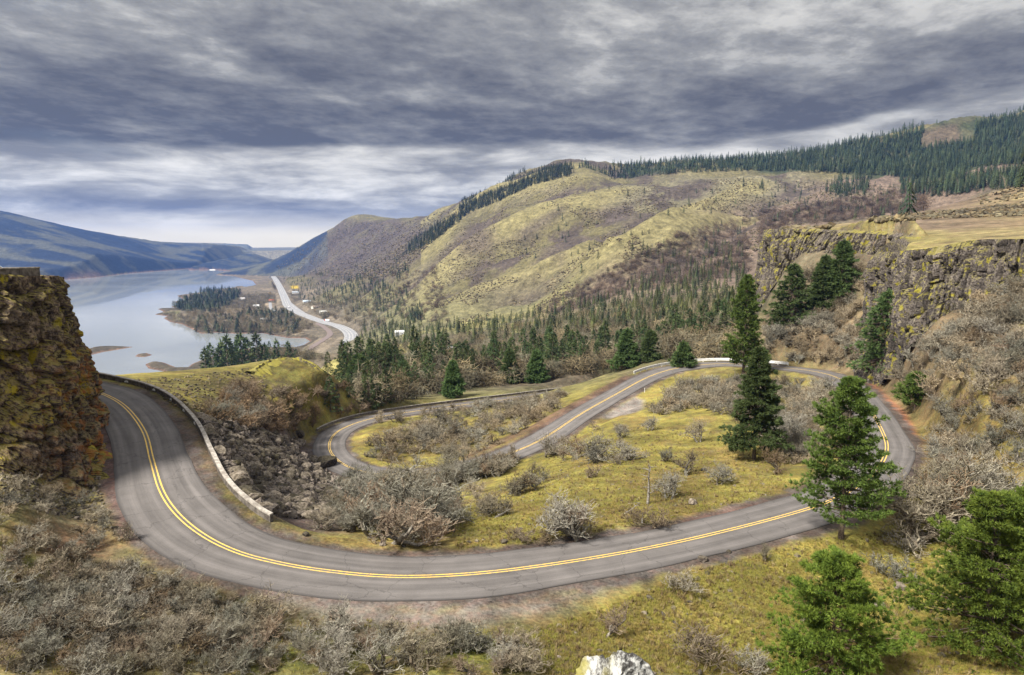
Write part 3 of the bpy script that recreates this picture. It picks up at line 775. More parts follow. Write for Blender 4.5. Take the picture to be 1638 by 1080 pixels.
def cliff(name, top, foot, step, dv, kind_, mats, moss=0.8, cap=6.0, rustf=None, flip=False, lean=1.0):
    top = smooth_poly(top, step); foot_ = smooth_poly(foot, step)
    q = np.linspace(0, 1, len(top)); qf = np.linspace(0, 1, len(foot_))
    foot_ = np.stack([np.interp(q, qf, foot_[:, k]) for k in range(3)], 1)
    t = tangents(top); k_ = 9
    t = np.stack([np.convolve(np.pad(t[:, i], k_, 'edge'), np.ones(2 * k_ + 1) / (2 * k_ + 1), 'valid') for i in range(2)], 1)
    N = np.stack([t[:, 1], -t[:, 0]], 1) * (-1 if flip else 1)
    hmax = (top[:, 2] - foot_[:, 2]).max(); nv = int(hmax / dv)
    tt = np.linspace(0, 1, nv)
    S = np.arange(len(top)) * step
    Sg, Tg = np.meshgrid(S, tt, indexing='ij')
    Pb = top[:, None, :] + (foot_ - top)[:, None, :] * np.stack([Tg ** lean, Tg ** lean, Tg], -1)
    hgt = Pb[..., 2]
    disp, shade = kind_(Sg, hgt, Tg)
    disp = disp * np.clip(0.35 + Tg * 8, 0, 1)
    Pb[..., :2] += N[:, None, :] * disp[..., None]
    # rounded brow running back on to the plateau
    nc = 10; capv = []
    for i in range(nc):
        a = i / nc
        p_ = Pb[:, 0, :].copy(); p_[:, :2] -= N * (cap * (1 - a)); gz_ = ground(p_[:, 0], p_[:, 1]); p_[:, 2] = gz_ * (1 - a) + top[:, 2] * a - .16 * (1 - a) + (0.30 * a + 0.75 * vnoise(S / 2.6, S * 0 + a * 2, 4) * a + 0.25 * vnoise(S / .8, S * 0 + a * 2, 5) * a) * min(1, a * 2)
        capv.append(p_)
    Pb = np.concatenate([np.stack(capv, 1), Pb], 1)
    sh = np.concatenate([np.full((len(top), nc), 0.6), shade], 1)
    n, k = Pb.shape[:2]
    ms = np.full((n, k), moss); ru = np.zeros((n, k))
    tf = np.concatenate([np.zeros((n, nc)), Tg], 1)
    ms = ms * np.clip(fbm(np.broadcast_to(S[:, None], (n, k)) / 7, Pb[..., 2] / 4, 33, 3) * 1.2 + 0.75, 0, 1)
    if rustf is not None: ru = rustf(np.broadcast_to(S[:, None], (n, k)), tf)
    i, j = np.meshgrid(np.arange(n - 1), np.arange(k - 1), indexing='ij'); q_ = (i * k + j).ravel()
    F = np.stack([q_, q_ + 1, q_ + k + 1, q_ + k], 1)
    if flip: F = F[:, ::-1]
    col = np.stack([sh, ms, ru], -1).reshape(-1, 3)
    return mkmesh(name, Pb.reshape(-1, 3), F, mats, smooth=False, col=col)
M_BAS = rock_mat('basalt', (0.150, 0.128, 0.112), (0.030, 0.024, 0.020), (0.235, 0.205, 0.03))
M_LCL = rock_mat('lichened_rock', (0.175, 0.128, 0.092), (0.022, 0.015, 0.012), (0.320, 0.270, 0.015), (0.24, 0.090, 0.025))
def kr(S, H, T_):
    d1, j1, c1 = blocks(S, H, 1.05, 5.5, 100); d2, j2, c2 = blocks(S, H, 3.8, 14.0, 140); d3, j3, c3 = blocks(S, H, 0.5, 1.3, 170)
    dd = (d1 - .5) * 1.1 - j1 * .5 + (d2 - .5) * 2.8 - j2 * .8 + (d3 - .5) * .35 + fbm(S / 13, H / 9, 9, 3) * 1.8 + fbm(S / .8, H / .8, 12, 2) * .18
    return dd + 1.2, 0.25 + 0.5 * c1 + 0.2 * c3 - 0.25 * j1
def kl(S, H, T_):
    d1, j1, c1 = blocks(S + H * .25, H, 1.9, 2.6, 200, .9); d2, j2, c2 = blocks(S - H * .2, H, 5.0, 7.0, 240, .8); d3, j3, c3 = blocks(S, H - S * .3, 0.55, 0.65, 270, .9)
    dd = (d1 - .5) * 1.3 - j1 * .35 + (d2 - .5) * 1.9 - j2 * .5 + (d3 - .5) * .5 - j3 * .12 + fbm(S / 6, H / 6, 19, 3) * 1.0 + fbm(S / .7, H / .7, 22, 2) * .16
    return dd, 0.25 + 0.4 * c1 + 0.3 * c3 - 0.3 * j1
def foot_of(top, out, flip=False, sink=1.5):
    t = tangents(np.asarray(top)); N = np.stack([t[:, 1], -t[:, 0]], 1) * (-1 if flip else 1)
    f = np.array(top, float); f[:, :2] += N * out
    f[:, 2] = np.minimum(ground(f[:, 0], f[:, 1]) - sink, f[:, 2] - 2.0); return f
tp = smooth_poly(PL[1:22], 3.0); tp[:, 2] = np.interp(np.arange(len(tp)), np.arange(len(tp)), tp[:, 2])
zt = np.array([float(rbf_eval(PT[:, :2] / 200, wP, tp[i:i + 1, :2] / 200)[0]) for i in range(len(tp))])
tp[:, 2] = zt + 0.25
# leave two separate faces: the near wall of columns and the far mesa edge
kx = int(np.argmin(np.hypot(tp[:, 0] - PL[10][0], tp[:, 1] - PL[10][1])))
o = link('basalt_cliff', cliff('basalt_cliff', tp[:kx + 2], foot_of(tp[:kx + 2], 2.6, True), 0.26, 0.24, kr, [M_BAS], moss=0.55, flip=True), kind='structure')
o = link('mesa_cliff', cliff('mesa_cliff', tp[kx + 1:], foot_of(tp[kx + 1:], 2.2, True), 0.30, 0.25, kr, [M_BAS], moss=0.7, flip=True), kind='structure')
lt = np.array([P(px, py, r=r) for px, py, r in ((-260,440,85),(-120,440,86),(0,439,87.5),(50,441,89.5),(84,442,92),(100,443,97),(98,443,105),(66,440,122),(0,438,135))])
lf_ = np.array([P(px, py, r=r) for px, py, r in ((-260,790,75),(-120,785,76),(0,778,77),(85,785,78),(160,800,81),(175,750,91),(173,692,103),(152,655,120),(20,640,138))])
lf_[:, 2] = np.minimum(lf_[:, 2], ground(lf_[:, 0], lf_[:, 1]) - 0.8)
def rl_(S, T_): return np.clip((T_ - 0.22) * 2.6, 0, 1) * np.clip(S / 14 - 0.6, 0, 1)
link('crag', cliff('crag', lt, lf_, 0.20, 0.16, kl, [M_LCL], moss=0.36, rustf=rl_, cap=4.0, lean=1.5), kind='structure')

def boulder_me(name, seed, sub=2, flat=0.75):
    import bmesh
    bm = bmesh.new(); bmesh.ops.create_icosphere(bm, subdivisions=sub, radius=0.5)
    r = random.Random(seed)
    pl = [Vector((r.gauss(0, 1), r.gauss(0, 1), r.gauss(0, 1))).normalized() for _ in range(9)]
    dd = [r.uniform(0.26, 0.42) for _ in pl]
    for v_ in bm.verts:
        for n_, d_ in zip(pl, dd):
            k = v_.co.dot(n_) - d_
            if k > 0: v_.co -= n_ * k
        v_.co.z *= flat
        v_.co *= 1 + r.uniform(-.05, .05)
    V = np.array([v_.co[:] for v_ in bm.verts]); F = np.array([[q.index for q in f.verts] for f in bm.faces]); bm.free()
    return V, F
M_RUB = rock_mat('talus_rock', (0.205, 0.172, 0.142), (0.045, 0.034, 0.028), (0.15, 0.13, 0.04))
M_WHR = None
ROCKS = [boulder_me('b', 40 + i, 2, 0.55 + 0.1 * (i % 4)) for i in range(6)]
ROCKS1 = [boulder_me('b', 60 + i, 1, 0.6) for i in range(6)]
def rotm(n, gen, tilt=0.5):
    a = gen.uniform(0, 2 * np.pi, n); b_ = gen.normal(0, tilt, n); c_ = gen.normal(0, tilt, n)
    ca2, sa = np.cos(a), np.sin(a); cb, sb = np.cos(b_), np.sin(b_); cc, sc = np.cos(c_), np.sin(c_)
    Rz = np.zeros((n, 3, 3)); Rz[:, 0, 0] = ca2; Rz[:, 0, 1] = -sa; Rz[:, 1, 0] = sa; Rz[:, 1, 1] = ca2; Rz[:, 2, 2] = 1
    Rx = np.zeros((n, 3, 3)); Rx[:, 0, 0] = 1; Rx[:, 1, 1] = cb; Rx[:, 1, 2] = -sb; Rx[:, 2, 1] = sb; Rx[:, 2, 2] = cb
    Ry = np.zeros((n, 3, 3)); Ry[:, 1, 1] = 1; Ry[:, 0, 0] = cc; Ry[:, 0, 2] = sc; Ry[:, 2, 0] = -sc; Ry[:, 2, 2] = cc
    return Rz @ Rx @ Ry
def merge(protos, pts, size, gen, tilt=0.1, aniso=0.0, col=None):
    """many copies of small meshes joined into one (for what nobody could count)"""
    which = gen.integers(0, len(protos), len(pts)); Vs, Fs, Cs, n0 = [], [], [], 0
    for k, (v_, f_) in enumerate(protos):
        ix = np.nonzero(which == k)[0]
        if not len(ix): continue
        M = rotm(len(ix), gen, tilt); sc = np.asarray(size)[ix]
        if sc.ndim == 1: sc = np.repeat(sc[:, None], 3, 1)
        sc = sc * (1 + gen.uniform(-aniso, aniso, sc.shape))
        w = np.einsum('nij,nvj->nvi', M, v_[None] * sc[:, None, :]) + pts[ix][:, None, :]
        Vs.append(w.reshape(-1, 3)); nvv = len(v_)
        Fs.append((f_[None] + (np.arange(len(ix)) * nvv)[:, None, None] + n0).reshape(-1, f_.shape[1])); n0 += nvv * len(ix)
        if col is not None: Cs.append(np.repeat(col[ix], nvv, 0))
    return np.vstack(Vs), np.vstack(Fs), (np.vstack(Cs) if col is not None else None)

def in_poly(pts, n, gen):
    """n random photo pixels inside an outline"""
    pts = np.array(pts, float); out = []
    lo, hi = pts.min(0), pts.max(0)
    while len(out) < n:
        q = gen.uniform(lo, hi); ins = False
        for i in range(len(pts)):
            a, b_ = pts[i], pts[(i + 1) % len(pts)]
            if (a[1] > q[1]) != (b_[1] > q[1]) and q[0] < (b_[0] - a[0]) * (q[1] - a[1]) / (b_[1] - a[1]) + a[0]: ins = not ins
        if ins: out.append(q)
    return np.array(out)
ROADC = ROAD[:, :2]
def clear(p_, w=6.2):
    return np.min((ROADC[:, 0] - p_[0]) ** 2 + (ROADC[:, 1] - p_[1]) ** 2) > w * w
def spots(poly, n, seed, w=6.2, gap=0.0):
    gen = np.random.default_rng(seed); out = []
    for px, py in in_poly(poly, n, gen):
        h_ = hit(px, py)
        if h_ is None or not clear(h_, w): continue
        if h_[1] > 900 and any(np.min((L_[:, 0] - h_[0]) ** 2 + (L_[:, 1] - h_[1]) ** 2) < (w_ + 14) ** 2 for L_, w_ in HWY): continue
        if gap and any((h_[0] - q[0]) ** 2 + (h_[1] - q[1]) ** 2 < gap * gap for q in out): continue
        out.append(h_)
    return np.array(out)

# talus fan under the bend
TAL = ((300,665),(350,672),(430,690),(505,715),(545,745),(560,780),(520,830),(440,826),(380,790),(330,740),(305,700))
gen = np.random.default_rng(5)
sp = spots(TAL, 4200, 5, 7.2)
szs = gen.uniform(.30, 1.0, len(sp)) ** 2.2 * 1.9
order = np.argsort(-szs); big = order[:220]; rest = order[220:]
cl = np.stack([gen.uniform(.05, 1, len(rest)), np.zeros(len(rest)), np.zeros(len(rest))], 1)
V, F, Cc = merge(ROCKS1, sp[rest] + [0, 0, .05], szs[rest] * 1.5, gen, .5, .3, cl)
link('talus_rubble', mkmesh('talus_rubble', V, F, [M_RUB], col=Cc), kind='stuff', label='grey brown rubble spilling down the slope inside the guard wall', cat='rubble')
# rubble apron under the crag
sp2 = spots(((0,735),(60,730),(160,700),(182,700),(195,790),(205,850),(150,840),(0,800)), 1500, 15, 5.3)
s2 = gen.uniform(.15, .8, len(sp2)) ** 1.5
V, F, Cc = merge(ROCKS1, sp2, s2 * 1.2, gen, .5, .3, np.stack([gen.uniform(.2, 1, len(sp2)), gen.uniform(0, .6, len(sp2)), np.zeros(len(sp2))], 1))
link('crag_rubble', mkmesh('crag_rubble', V, F, [M_RUB], col=Cc), kind='stuff', label='broken rock lying under the left crag beside the road', cat='rubble')
# rocky nose of the green knoll
kt = np.array([hit(px, py) for px, py in ((408,600),(420,588),(440,579),(462,575),(485,580),(505,590),(525,606),(540,622))]); kt[:, 2] += .6
kf = np.array([hit(px, py) for px, py in ((415,628),(428,634),(445,640),(465,645),(488,648),(508,648),(526,646),(542,642))]); kf[:, 2] -= 1.5
def kk(S, H, T_):
    d1, j1, c1 = blocks(S + H * .5, H, 1.6, 5.0, 300, .8); d2, j2, c2 = blocks(S + H * .5, H, 5.0, 9.0, 340, .8)
    return (d1 - .5) * 1.2 - j1 * .4 + (d2 - .5) * 2.0 + fbm(S / 8, H / 8, 39, 3) * 1.6, 0.3 + .5 * c1 - .25 * j1
link('knoll_outcrop', cliff('knoll_outcrop', kt, kf, .3, .22, kk, [M_BAS], moss=.8, cap=3.0), kind='structure')
BME = [mkmesh('boulder', v_, f_, [M_RUB], col=np.tile([.12 + .17 * i, .12, 0], (len(v_), 1))) for i, (v_, f_) in enumerate(ROCKS)]
def put(me, name, loc, s, rz, label, cat, group=None, tilt=(0, 0)):
    o = link(name, me, loc=tuple(float(q) for q in loc), label=label, cat=cat, group=group)
    o.scale = s if isinstance(s, tuple) else (s, s, s); o.rotation_euler = (tilt[0], tilt[1], rz); return o
for k in big:
    s = szs[k] * 1.6
    put(BME[rnd.randrange(6)], 'boulder', sp[k] + [0, 0, .1], (s, s * rnd.uniform(.7, 1.2), s * rnd.uniform(.7, 1.1)), rnd.uniform(0, 6.28),
        'angular grey boulder among the loose rocks of the talus slope', 'boulder', 'boulders on the talus slope', (rnd.uniform(-.5, .5), rnd.uniform(-.5, .5)))
# ------------------------------------------------------------------ plant building blocks
def seg_mesh(S, k=3):
    """S: (n,8) p0,p1,r0,r1 -> thin tapered prisms"""
    S = np.asarray(S, float); p0, p1, r0, r1 = S[:, 0:3], S[:, 3:6], S[:, 6], S[:, 7]
    d = p1 - p0; d /= np.linalg.norm(d, axis=1)[:, None] + 1e-9
    up = np.where(np.abs(d[:, 2:3]) > .9, [[1, 0, 0]], [[0, 0, 1]])
    a = np.cross(d, up); a /= np.linalg.norm(a, axis=1)[:, None] + 1e-9; b_ = np.cross(d, a)
    V = []
    for p_, r_ in ((p0, r0), (p1, r1)):
        for i in range(k):
            t = 2 * math.pi * i / k
            V.append(p_ + (a * math.cos(t) + b_ * math.sin(t)) * r_[:, None])
    V = np.stack(V, 1); n = len(S)
    base = (np.arange(n) * 2 * k)[:, None]
    F = np.stack([np.stack([base[:, 0] + i, base[:, 0] + (i + 1) % k, base[:, 0] + k + (i + 1) % k, base[:, 0] + k + i], 1) for i in range(k)], 1)
    return V.reshape(-1, 3), F.reshape(-1, 4)

def bare_segs(seed, h=4.0, spread=1.0, stems=2, levels=4, kids=(4, 4, 4, 4), thick=0.10, crook=0.5, up=0.35, tw=0.012):
    r = random.Random(seed); big, small = [], []
    def grow(p_, d, L, rad, lev):
        n = 3 if lev < 3 else 2; pts = [p_]
        for i in range(n):
            d = (d + Vector((r.gauss(0, crook), r.gauss(0, crook), r.gauss(0, crook * .6) + up * .25))).normalized()
            q = pts[-1] + d * (L / n); q.z = max(q.z, 0.05 * h)
            r0 = rad * (1 - .22 * i / n * 1.6); r1 = rad * (1 - .22 * (i + 1) / n * 1.6)
            (big if lev <= 1 else small).append((*pts[-1], *q, max(r0, tw), max(r1, tw * .8)))
            pts.append(q)
        if lev >= levels: return
        for j in range(kids[lev]):
            f = r.uniform(.25, 1.0) if j else 1.0
            a = f * n; i = min(int(a), n - 1); p2 = pts[i].lerp(pts[i + 1], a - i)
            side = Vector((r.gauss(0, 1), r.gauss(0, 1), r.gauss(.15, .6) + up)).normalized()
            d2 = (d * .55 + side * (.85 * spread)).normalized()
            grow(p2, d2, L * r.uniform(.52, .78), rad * r.uniform(.42, .6), lev + 1)
    for s_ in range(stems):
        a = r.uniform(0, 6.28)
        o = Vector((math.cos(a), math.sin(a), 0)) * (.10 * h * (stems > 1) * r.uniform(.2, 1))
        grow(o - Vector((0, 0, .3)), (Vector((math.cos(a) * .45 * spread, math.sin(a) * .45 * spread, 1))).normalized(), h * r.uniform(.38, .5), thick * h * .28 * r.uniform(.7, 1.1), 0)
    return big, small
def bark_mat(name, a, b_, sc=6.0, rand=True, tint=False):
    m, T, b = mat(name, 0.95)
    g = T.n('ShaderNodeNewGeometry'); nz = T.sep(g.outputs['Normal'])[2]
    k = T.mr(T.noise(g.outputs['Position'], sc, 4.0, 0.65), .35, .65)
    col = T.mix(k, a, b_)
    if rand:
        rn = T.n('ShaderNodeObjectInfo').outputs['Random']; q = T.mr(rn, 0, 1, .72, 1.28, 'LINEAR')
        col = T.mix(1.0, col, T.comb(q, T.m('MULTIPLY', q, T.mr(rn, 0, 1, 1.03, .97, 'LINEAR')), q), 'MULTIPLY')
    if rand:
        q2 = T.n('ShaderNodeTexWhiteNoise', noise_dimensions='1D'); T.set(q2.inputs['W'], rn)
        col = T.mix(T.mr(q2.outputs[0], .45, 1.0, 0.0, .75), col, T.mix(1.0, col, (.98, .84, .68), 'MULTIPLY'))
    if tint: col = T.mix(1.0, col, T.n('ShaderNodeAttribute', attribute_name='Col').outputs['Color'], 'MULTIPLY')
    T.set(b.inputs['Base Color'], col); return m
M_OBARK = bark_mat('oak_bark', (.060, .048, .038), (.210, .195, .160), 5)
M_OTWIG = bark_mat('lichen_twig', (.085, .074, .058), (.255, .245, .195), 2.5)
M_BTWIG = bark_mat('brown_twig', (.085, .060, .042), (.205, .165, .115), 2.5)
M_DEAD = bark_mat('dead_wood', (.11, .095, .08), (.28, .255, .22), 6, False)
M_PBARK = bark_mat('pine_bark', (.060, .045, .035), (.155, .115, .085), 7)
OAKS, OAKT = [], []
for i in range(8):
    big_, sm = bare_segs(300 + i, 4.2, 1.0 + .12 * (i % 3), 1 + i % 3, 4, ((5, 5, 4, 4), (5, 5, 4, 4), (5, 4, 5, 4))[i % 3], .13, .42, .30 + .1 * (i % 2), .0125)
    v_, f_ = seg_mesh(big_, 5); w_, e_ = seg_mesh(sm, 3)
    OAKS.append((v_, f_, w_, e_))
OAKM = [(mkmesh('trunk', a, b_, [M_OBARK], smooth=True), mkmesh('twigs', c_, d, [M_OTWIG if i % 3 else M_BTWIG])) for i, (a, b_, c_, d) in enumerate(OAKS)]
BUSH = []
for i in range(4):
    big_, sm = bare_segs(400 + i, 2.0, 1.3, 7, 3, (4, 4, 4), .05, .30, .5, .012)
    v_, f_ = seg_mesh(big_ + sm, 3); BUSH.append(mkmesh('bush', v_, f_, [M_BTWIG if i % 2 else M_OTWIG]))
def lod_bare(seed, n=150):
    """small bare tree for distant thickets: a fan of twigs in a rounded crown"""
    g_ = np.random.default_rng(seed); S = [(0, 0, -.1, .05, .02, .35, .035, .028)]
    for _ in range(n):
        a = g_.uniform(0, 6.28); rr = g_.uniform(.05, .55) ; z = g_.uniform(.15, .95)
        rr = rr * math.sqrt(max(.15, 1 - ((z - .5) / .55) ** 2))
        p_ = np.array([rr * math.cos(a), rr * math.sin(a), z]); q = p_ + g_.normal(0, .12, 3) + [0, 0, .03]
        S.append((*p_, *q, .011, .006))
    return seg_mesh(S, 3)
LODB = [lod_bare(500 + i) for i in range(5)]

def tints(n, gen, lo=.55, hi=1.45, warm=.25):
    k = gen.uniform(lo, hi, n); w = gen.uniform(-warm * .1, warm * .8, n)
    return np.stack([k * (1 + w), k, k * (1 - w)], 1)
def leaf_mat(name, a, b_, c_, sc=1.2, tint=False):
    m, T, b = mat(name, 0.75)
    g = T.n('ShaderNodeNewGeometry')
    k = T.mr(T.noise(g.outputs['Position'], sc, 3.0, 0.6), .36, .62); k2 = T.mr(T.noise(g.outputs['Position'], sc * 5, 2.0, .6), .35, .65)
    col = T.mix(k2, T.mix(k, a, b_), c_) if c_ else T.mix(k, a, b_)
    rn = T.n('ShaderNodeObjectInfo').outputs['Random']; q = T.mr(rn, 0, 1, .75, 1.3, 'LINEAR')
    col = T.mix(1.0, col, T.comb(T.m('MULTIPLY', q, T.mr(rn, 0, 1, 1.1, .95, 'LINEAR')), q, q), 'MULTIPLY')
    if tint: col = T.mix(1.0, col, T.n('ShaderNodeAttribute', attribute_name='Col').outputs['Color'], 'MULTIPLY')
    T.set(b.inputs['Base Color'], col)
    tr = T.n('ShaderNodeBsdfTranslucent', i_Color=col); mx_ = T.n('ShaderNodeMixShader', i_0=.15, i_1=b.outputs[0], i_2=tr.outputs[0])
    out = [n_ for n_ in m.node_tree.nodes if n_.type == 'OUTPUT_MATERIAL'][0]; T.set(out.inputs[0], mx_.outputs[0])
    return m
M_NEED = leaf_mat('pine_needles', (.042, .072, .016), (.105, .145, .026), (.072, .112, .020))
M_NEEDY = leaf_mat('young_needles', (.040, .075, .010), (.165, .225, .030), (.095, .150, .018))
M_FIR = leaf_mat('fir_needles', (.036, .064, .020), (.092, .130, .038), (.060, .095, .028))
M_FARF = leaf_mat('distant_needles', (.016, .030, .018), (.044, .064, .030), None, .06, True)
M_FARN = leaf_mat('valley_needles', (.022, .042, .018), (.075, .100, .034), None, .08, True)
M_MIDN = leaf_mat('valley_needles_near', (.028, .052, .020), (.085, .115, .040), None, .3)

def blades(c_, d, L, w, n, g_, spread):
    """n thin needle blades round points c_ (m,3) in direction d -> quads"""
    m_ = len(c_); a = g_.normal(0, 1, (m_, n, 3)) * spread + d[:, None, :]
    a /= np.linalg.norm(a, axis=2)[..., None] + 1e-9
    s_ = np.cross(a, g_.normal(0, 1, (m_, n, 3))); s_ /= np.linalg.norm(s_, axis=2)[..., None] + 1e-9
    Ls = L * g_.uniform(.6, 1.15, (m_, n, 1)) if np.isscalar(L) else L[:, None, None] * g_.uniform(.6, 1.15, (m_, n, 1))
    p_ = c_[:, None, :] + a * Ls * -.15; q = c_[:, None, :] + a * Ls; mid_ = (p_ + q) / 2
    V = np.stack([p_, mid_ + s_ * w, q, mid_ - s_ * w], 2).reshape(-1, 3)
    return V, np.arange(len(V)).reshape(-1, 4)
def conifer(seed, h, rad, kind='pine', n_br=90, clumps=9, nb=10, clear_=.12, bl=.34, bw=.028, ragged=.25):
    g_ = np.random.default_rng(seed); S = []; cp, cd = [], []
    ns = 9; xs = np.cumsum(g_.normal(0, .012 * h / ns, (ns + 1, 2)), 0); xs -= xs[0]
    tz = np.linspace(-.3, h * .985, ns + 1); tr = .028 * h * .55 * (1 - np.linspace(0, 1, ns + 1)) + .02
    trunk = [(xs[i, 0], xs[i, 1], tz[i], xs[i + 1, 0], xs[i + 1, 1], tz[i + 1], tr[i] * (1.25 if i == 0 else 1), tr[i + 1]) for i in range(ns)]
    gap_a, gap_z = g_.uniform(0, 6.28, 5), g_.uniform(.2, .9, 5)
    for i in range(n_br):
        f = clear_ + (1 - clear_) * ((i + g_.uniform(0, 1)) / n_br) ** (.9 if kind == 'pine' else .95); a = i * 2.4 + g_.normal(0, .45)
        if kind == 'pine':
            prof = (1 - f) ** .62 * min(1, (f - clear_) * 5 + .55) * 1.12
        else:
            prof = (1 - f) ** .80 * min(1, (f - clear_) * 7 + .6) * 1.08 + .03
        L = rad * prof * (1 + g_.normal(0, ragged)) + .05 * rad
        for ga_, gz_ in zip(gap_a, gap_z):
            if abs((a - ga_ + math.pi) % (2 * math.pi) - math.pi) < .5 and abs(f - gz_) < .07: L *= .45
        x0, y0 = np.interp(f * h, tz, xs[:, 0]), np.interp(f * h, tz, xs[:, 1])
        slope = (.30 - .35 * (1 - f)) if kind == 'pine' else (-.10 - .30 * (1 - f))
        dv = np.array([math.cos(a), math.sin(a), slope]); p0 = np.array([x0, y0, f * h])
        p1 = p0 + dv * L * .6; p2 = p1 + (dv + [0, 0, .25]) * L * .45
        br = max(.012, .010 * L + .006)
        S += [(*p0, *p1, br * 1.3, br), (*p1, *p2, br, .006)]
        k = max(3, int(clumps * (.4 + L / rad)))
        t = g_.uniform(.25, 1.0, k) ** .7
        side = np.array([-math.sin(a), math.cos(a), 0])
        base = np.where(t[:, None] < .6, p0 + (p1 - p0) * (t[:, None] / .6), p1 + (p2 - p1) * ((t[:, None] - .6) / .4))
        off = g_.normal(0, 1, (k, 1)) * side * L * .22 * (1.1 - t[:, None] * .5) + g_.normal(0, .06, (k, 3)) * min(1.0, L)
        cp.append(base + off); cd.append(np.tile(dv * [1, 1, .3] + ([0, 0, .55] if kind == 'pine' else [0, 0, -.15]), (k, 1)) + off * (.5 / max(L * .22, .05)))
    # leader
    cp.append(np.array([[xs[-1, 0], xs[-1, 1], h * q] for q in (.94, .965, .985, 1.0)])); cd.append(np.tile([0, 0, 1.0], (4, 1)))
    cp = np.vstack(cp); cd = np.vstack(cd); cd /= np.linalg.norm(cd, axis=1)[:, None] + 1e-9
    V, F = blades(cp, cd, bl, bw, nb, g_, .55 if kind == 'pine' else .38)
    tv, tf = seg_mesh(trunk, 7); bv, bf = seg_mesh(S, 3)
    return (np.vstack([tv, bv]), np.vstack([tf, bf + len(tv)])), (V, F)
def tree(name, tm, cm, loc, s, rz, label, cat, group=None, parts=('trunk', 'crown')):
    e = bpy.data.objects.new(name, None); scn.collection.objects.link(e)
    e.location = tuple(float(q) for q in loc); e.rotation_euler = (0, 0, rz); e.scale = (s, s, s) if not isinstance(s, tuple) else s
    e.empty_display_size = .5
    tag(e, label, cat, group)
    link(parts[0], tm, e); link(parts[1], cm, e)
    return e
def at_px(px, py, r=None):
    if r is None: return hit(px, py)
    a, e = ray(px, py); x, y = r * math.sin(a), r * math.cos(a)
    return np.array([x, y, float(ground(x, y))])
def hgt(loc, px, ytop):
    """height that reaches the sight line through row ytop"""
    r = math.hypot(loc[0], loc[1]); return r * ray(px, ytop)[1] - loc[2]

# ------------------------------------------------------------------ the conifers one can tell apart
HERO = [
 # px, base py, r (or None), top py, crown half width in px, kind, label
 (1345, 862, None, 606, 56, 'pine', 'tall full ponderosa pine standing on the near edge of the right hand bend', M_NEED),
 (1206, 735, None, 556, 40, 'fir', 'tall narrow dark fir standing alone in the meadow inside the loop', M_FIR),
 (1190, 575, 212, 442, 25, 'pine', 'bright green broad fir rising behind the meadow fir and the far road', M_NEED),
 (1266, 525, None, 424, 34, 'fir', 'grey green fir on the brown slope under the left end of the mesa', M_FIR),
 (1345, 478, None, 386, 28, 'fir', 'fir growing right under the mossy mesa edge', M_FIR),
 (1316, 500, None, 410, 22, 'fir', 'thin fir left of the one under the mossy mesa edge', M_FIR),
 (1412, 600, None, 466, 50, 'fir', 'dark wide fir at the top of the right bend under the column wall', M_FIR),
 (1463, 656, None, 598, 22, 'pine', 'small pine on the bank above the right bend', M_NEED),
 (1330, 1120, None, 888, 76, 'pine', 'bushy young bright green pine cut off by the bottom edge', M_NEEDY),
 (1572, 1050, None, 790, 84, 'pine', 'broad green pine at the lower right beside the bare snag', M_NEEDY),
 (1650, 1010, None, 775, 80, 'pine', 'green pine cut off by the right edge of the view', M_NEEDY),
 (1092, 594, 228, 548, 17, 'fir', 'dark fir leaning over the white guard rail', M_FIR),
 (1002, 590, None, 528, 20, 'fir', 'full dark fir just beyond the left end of the white guard rail', M_FIR),
 (858, 612, None, 562, 16, 'fir', 'pointed fir behind the wall of the lowest road', M_FIR),
 (815, 612, None, 560, 14, 'fir', 'fir beside the orange bank behind the lowest road', M_FIR),
 (725, 636, None, 578, 16, 'fir', 'dark fir just behind the middle of the lowest guard wall', M_FIR),
 (645, 622, None, 578, 16, 'fir', 'fir behind the left part of the lowest guard wall', M_FIR),
 (575, 618, None, 570, 18, 'pine', 'dark pine on the slope right of the rocky knoll', M_FIR),
 (1040, 578, None, 530, 16, 'fir', 'fir behind the white guard rail, left of the leaning dark fir', M_FIR),
]
for i, (px, py, r, yt, hwp, kd, lab, mt_) in enumerate(HERO):
    if py > 1078:
        a, e = ray(px, 1070); loc0 = hit(px, 1070); rr = math.hypot(loc0[0], loc0[1]) - (py - 1070) * .075
        loc = np.array([rr * math.sin(a), rr * math.cos(a), float(ground(rr * math.sin(a), rr * math.cos(a)))])
    else: loc = at_px(px, py, r)
    h_ = hgt(loc, px, yt); dist = float(np.linalg.norm(loc)); rad = hwp * dist / FPX
    nearf = dist < 120
    nbr = int(np.clip(h_ * (11 if kd == 'pine' else 14), 80, 200)); bl = max(.36, .0052 * dist)
    (tv, tf), (cv, cf) = conifer(900 + i, h_, rad, kd, nbr, (34 if mt_ is M_NEEDY else 22) if nearf else 10, (22 if mt_ is M_NEEDY else 18) if nearf else 10, .10 if yt > 700 else .14, bl, max(.020, .00042 * dist), .22)
    tree('pine_tree' if kd == 'pine' else 'fir_tree', mkmesh('trunk', tv, tf, [M_PBARK], smooth=True), mkmesh('crown', cv, cf, [mt_]), loc, 1.0, 0, lab, 'tree')

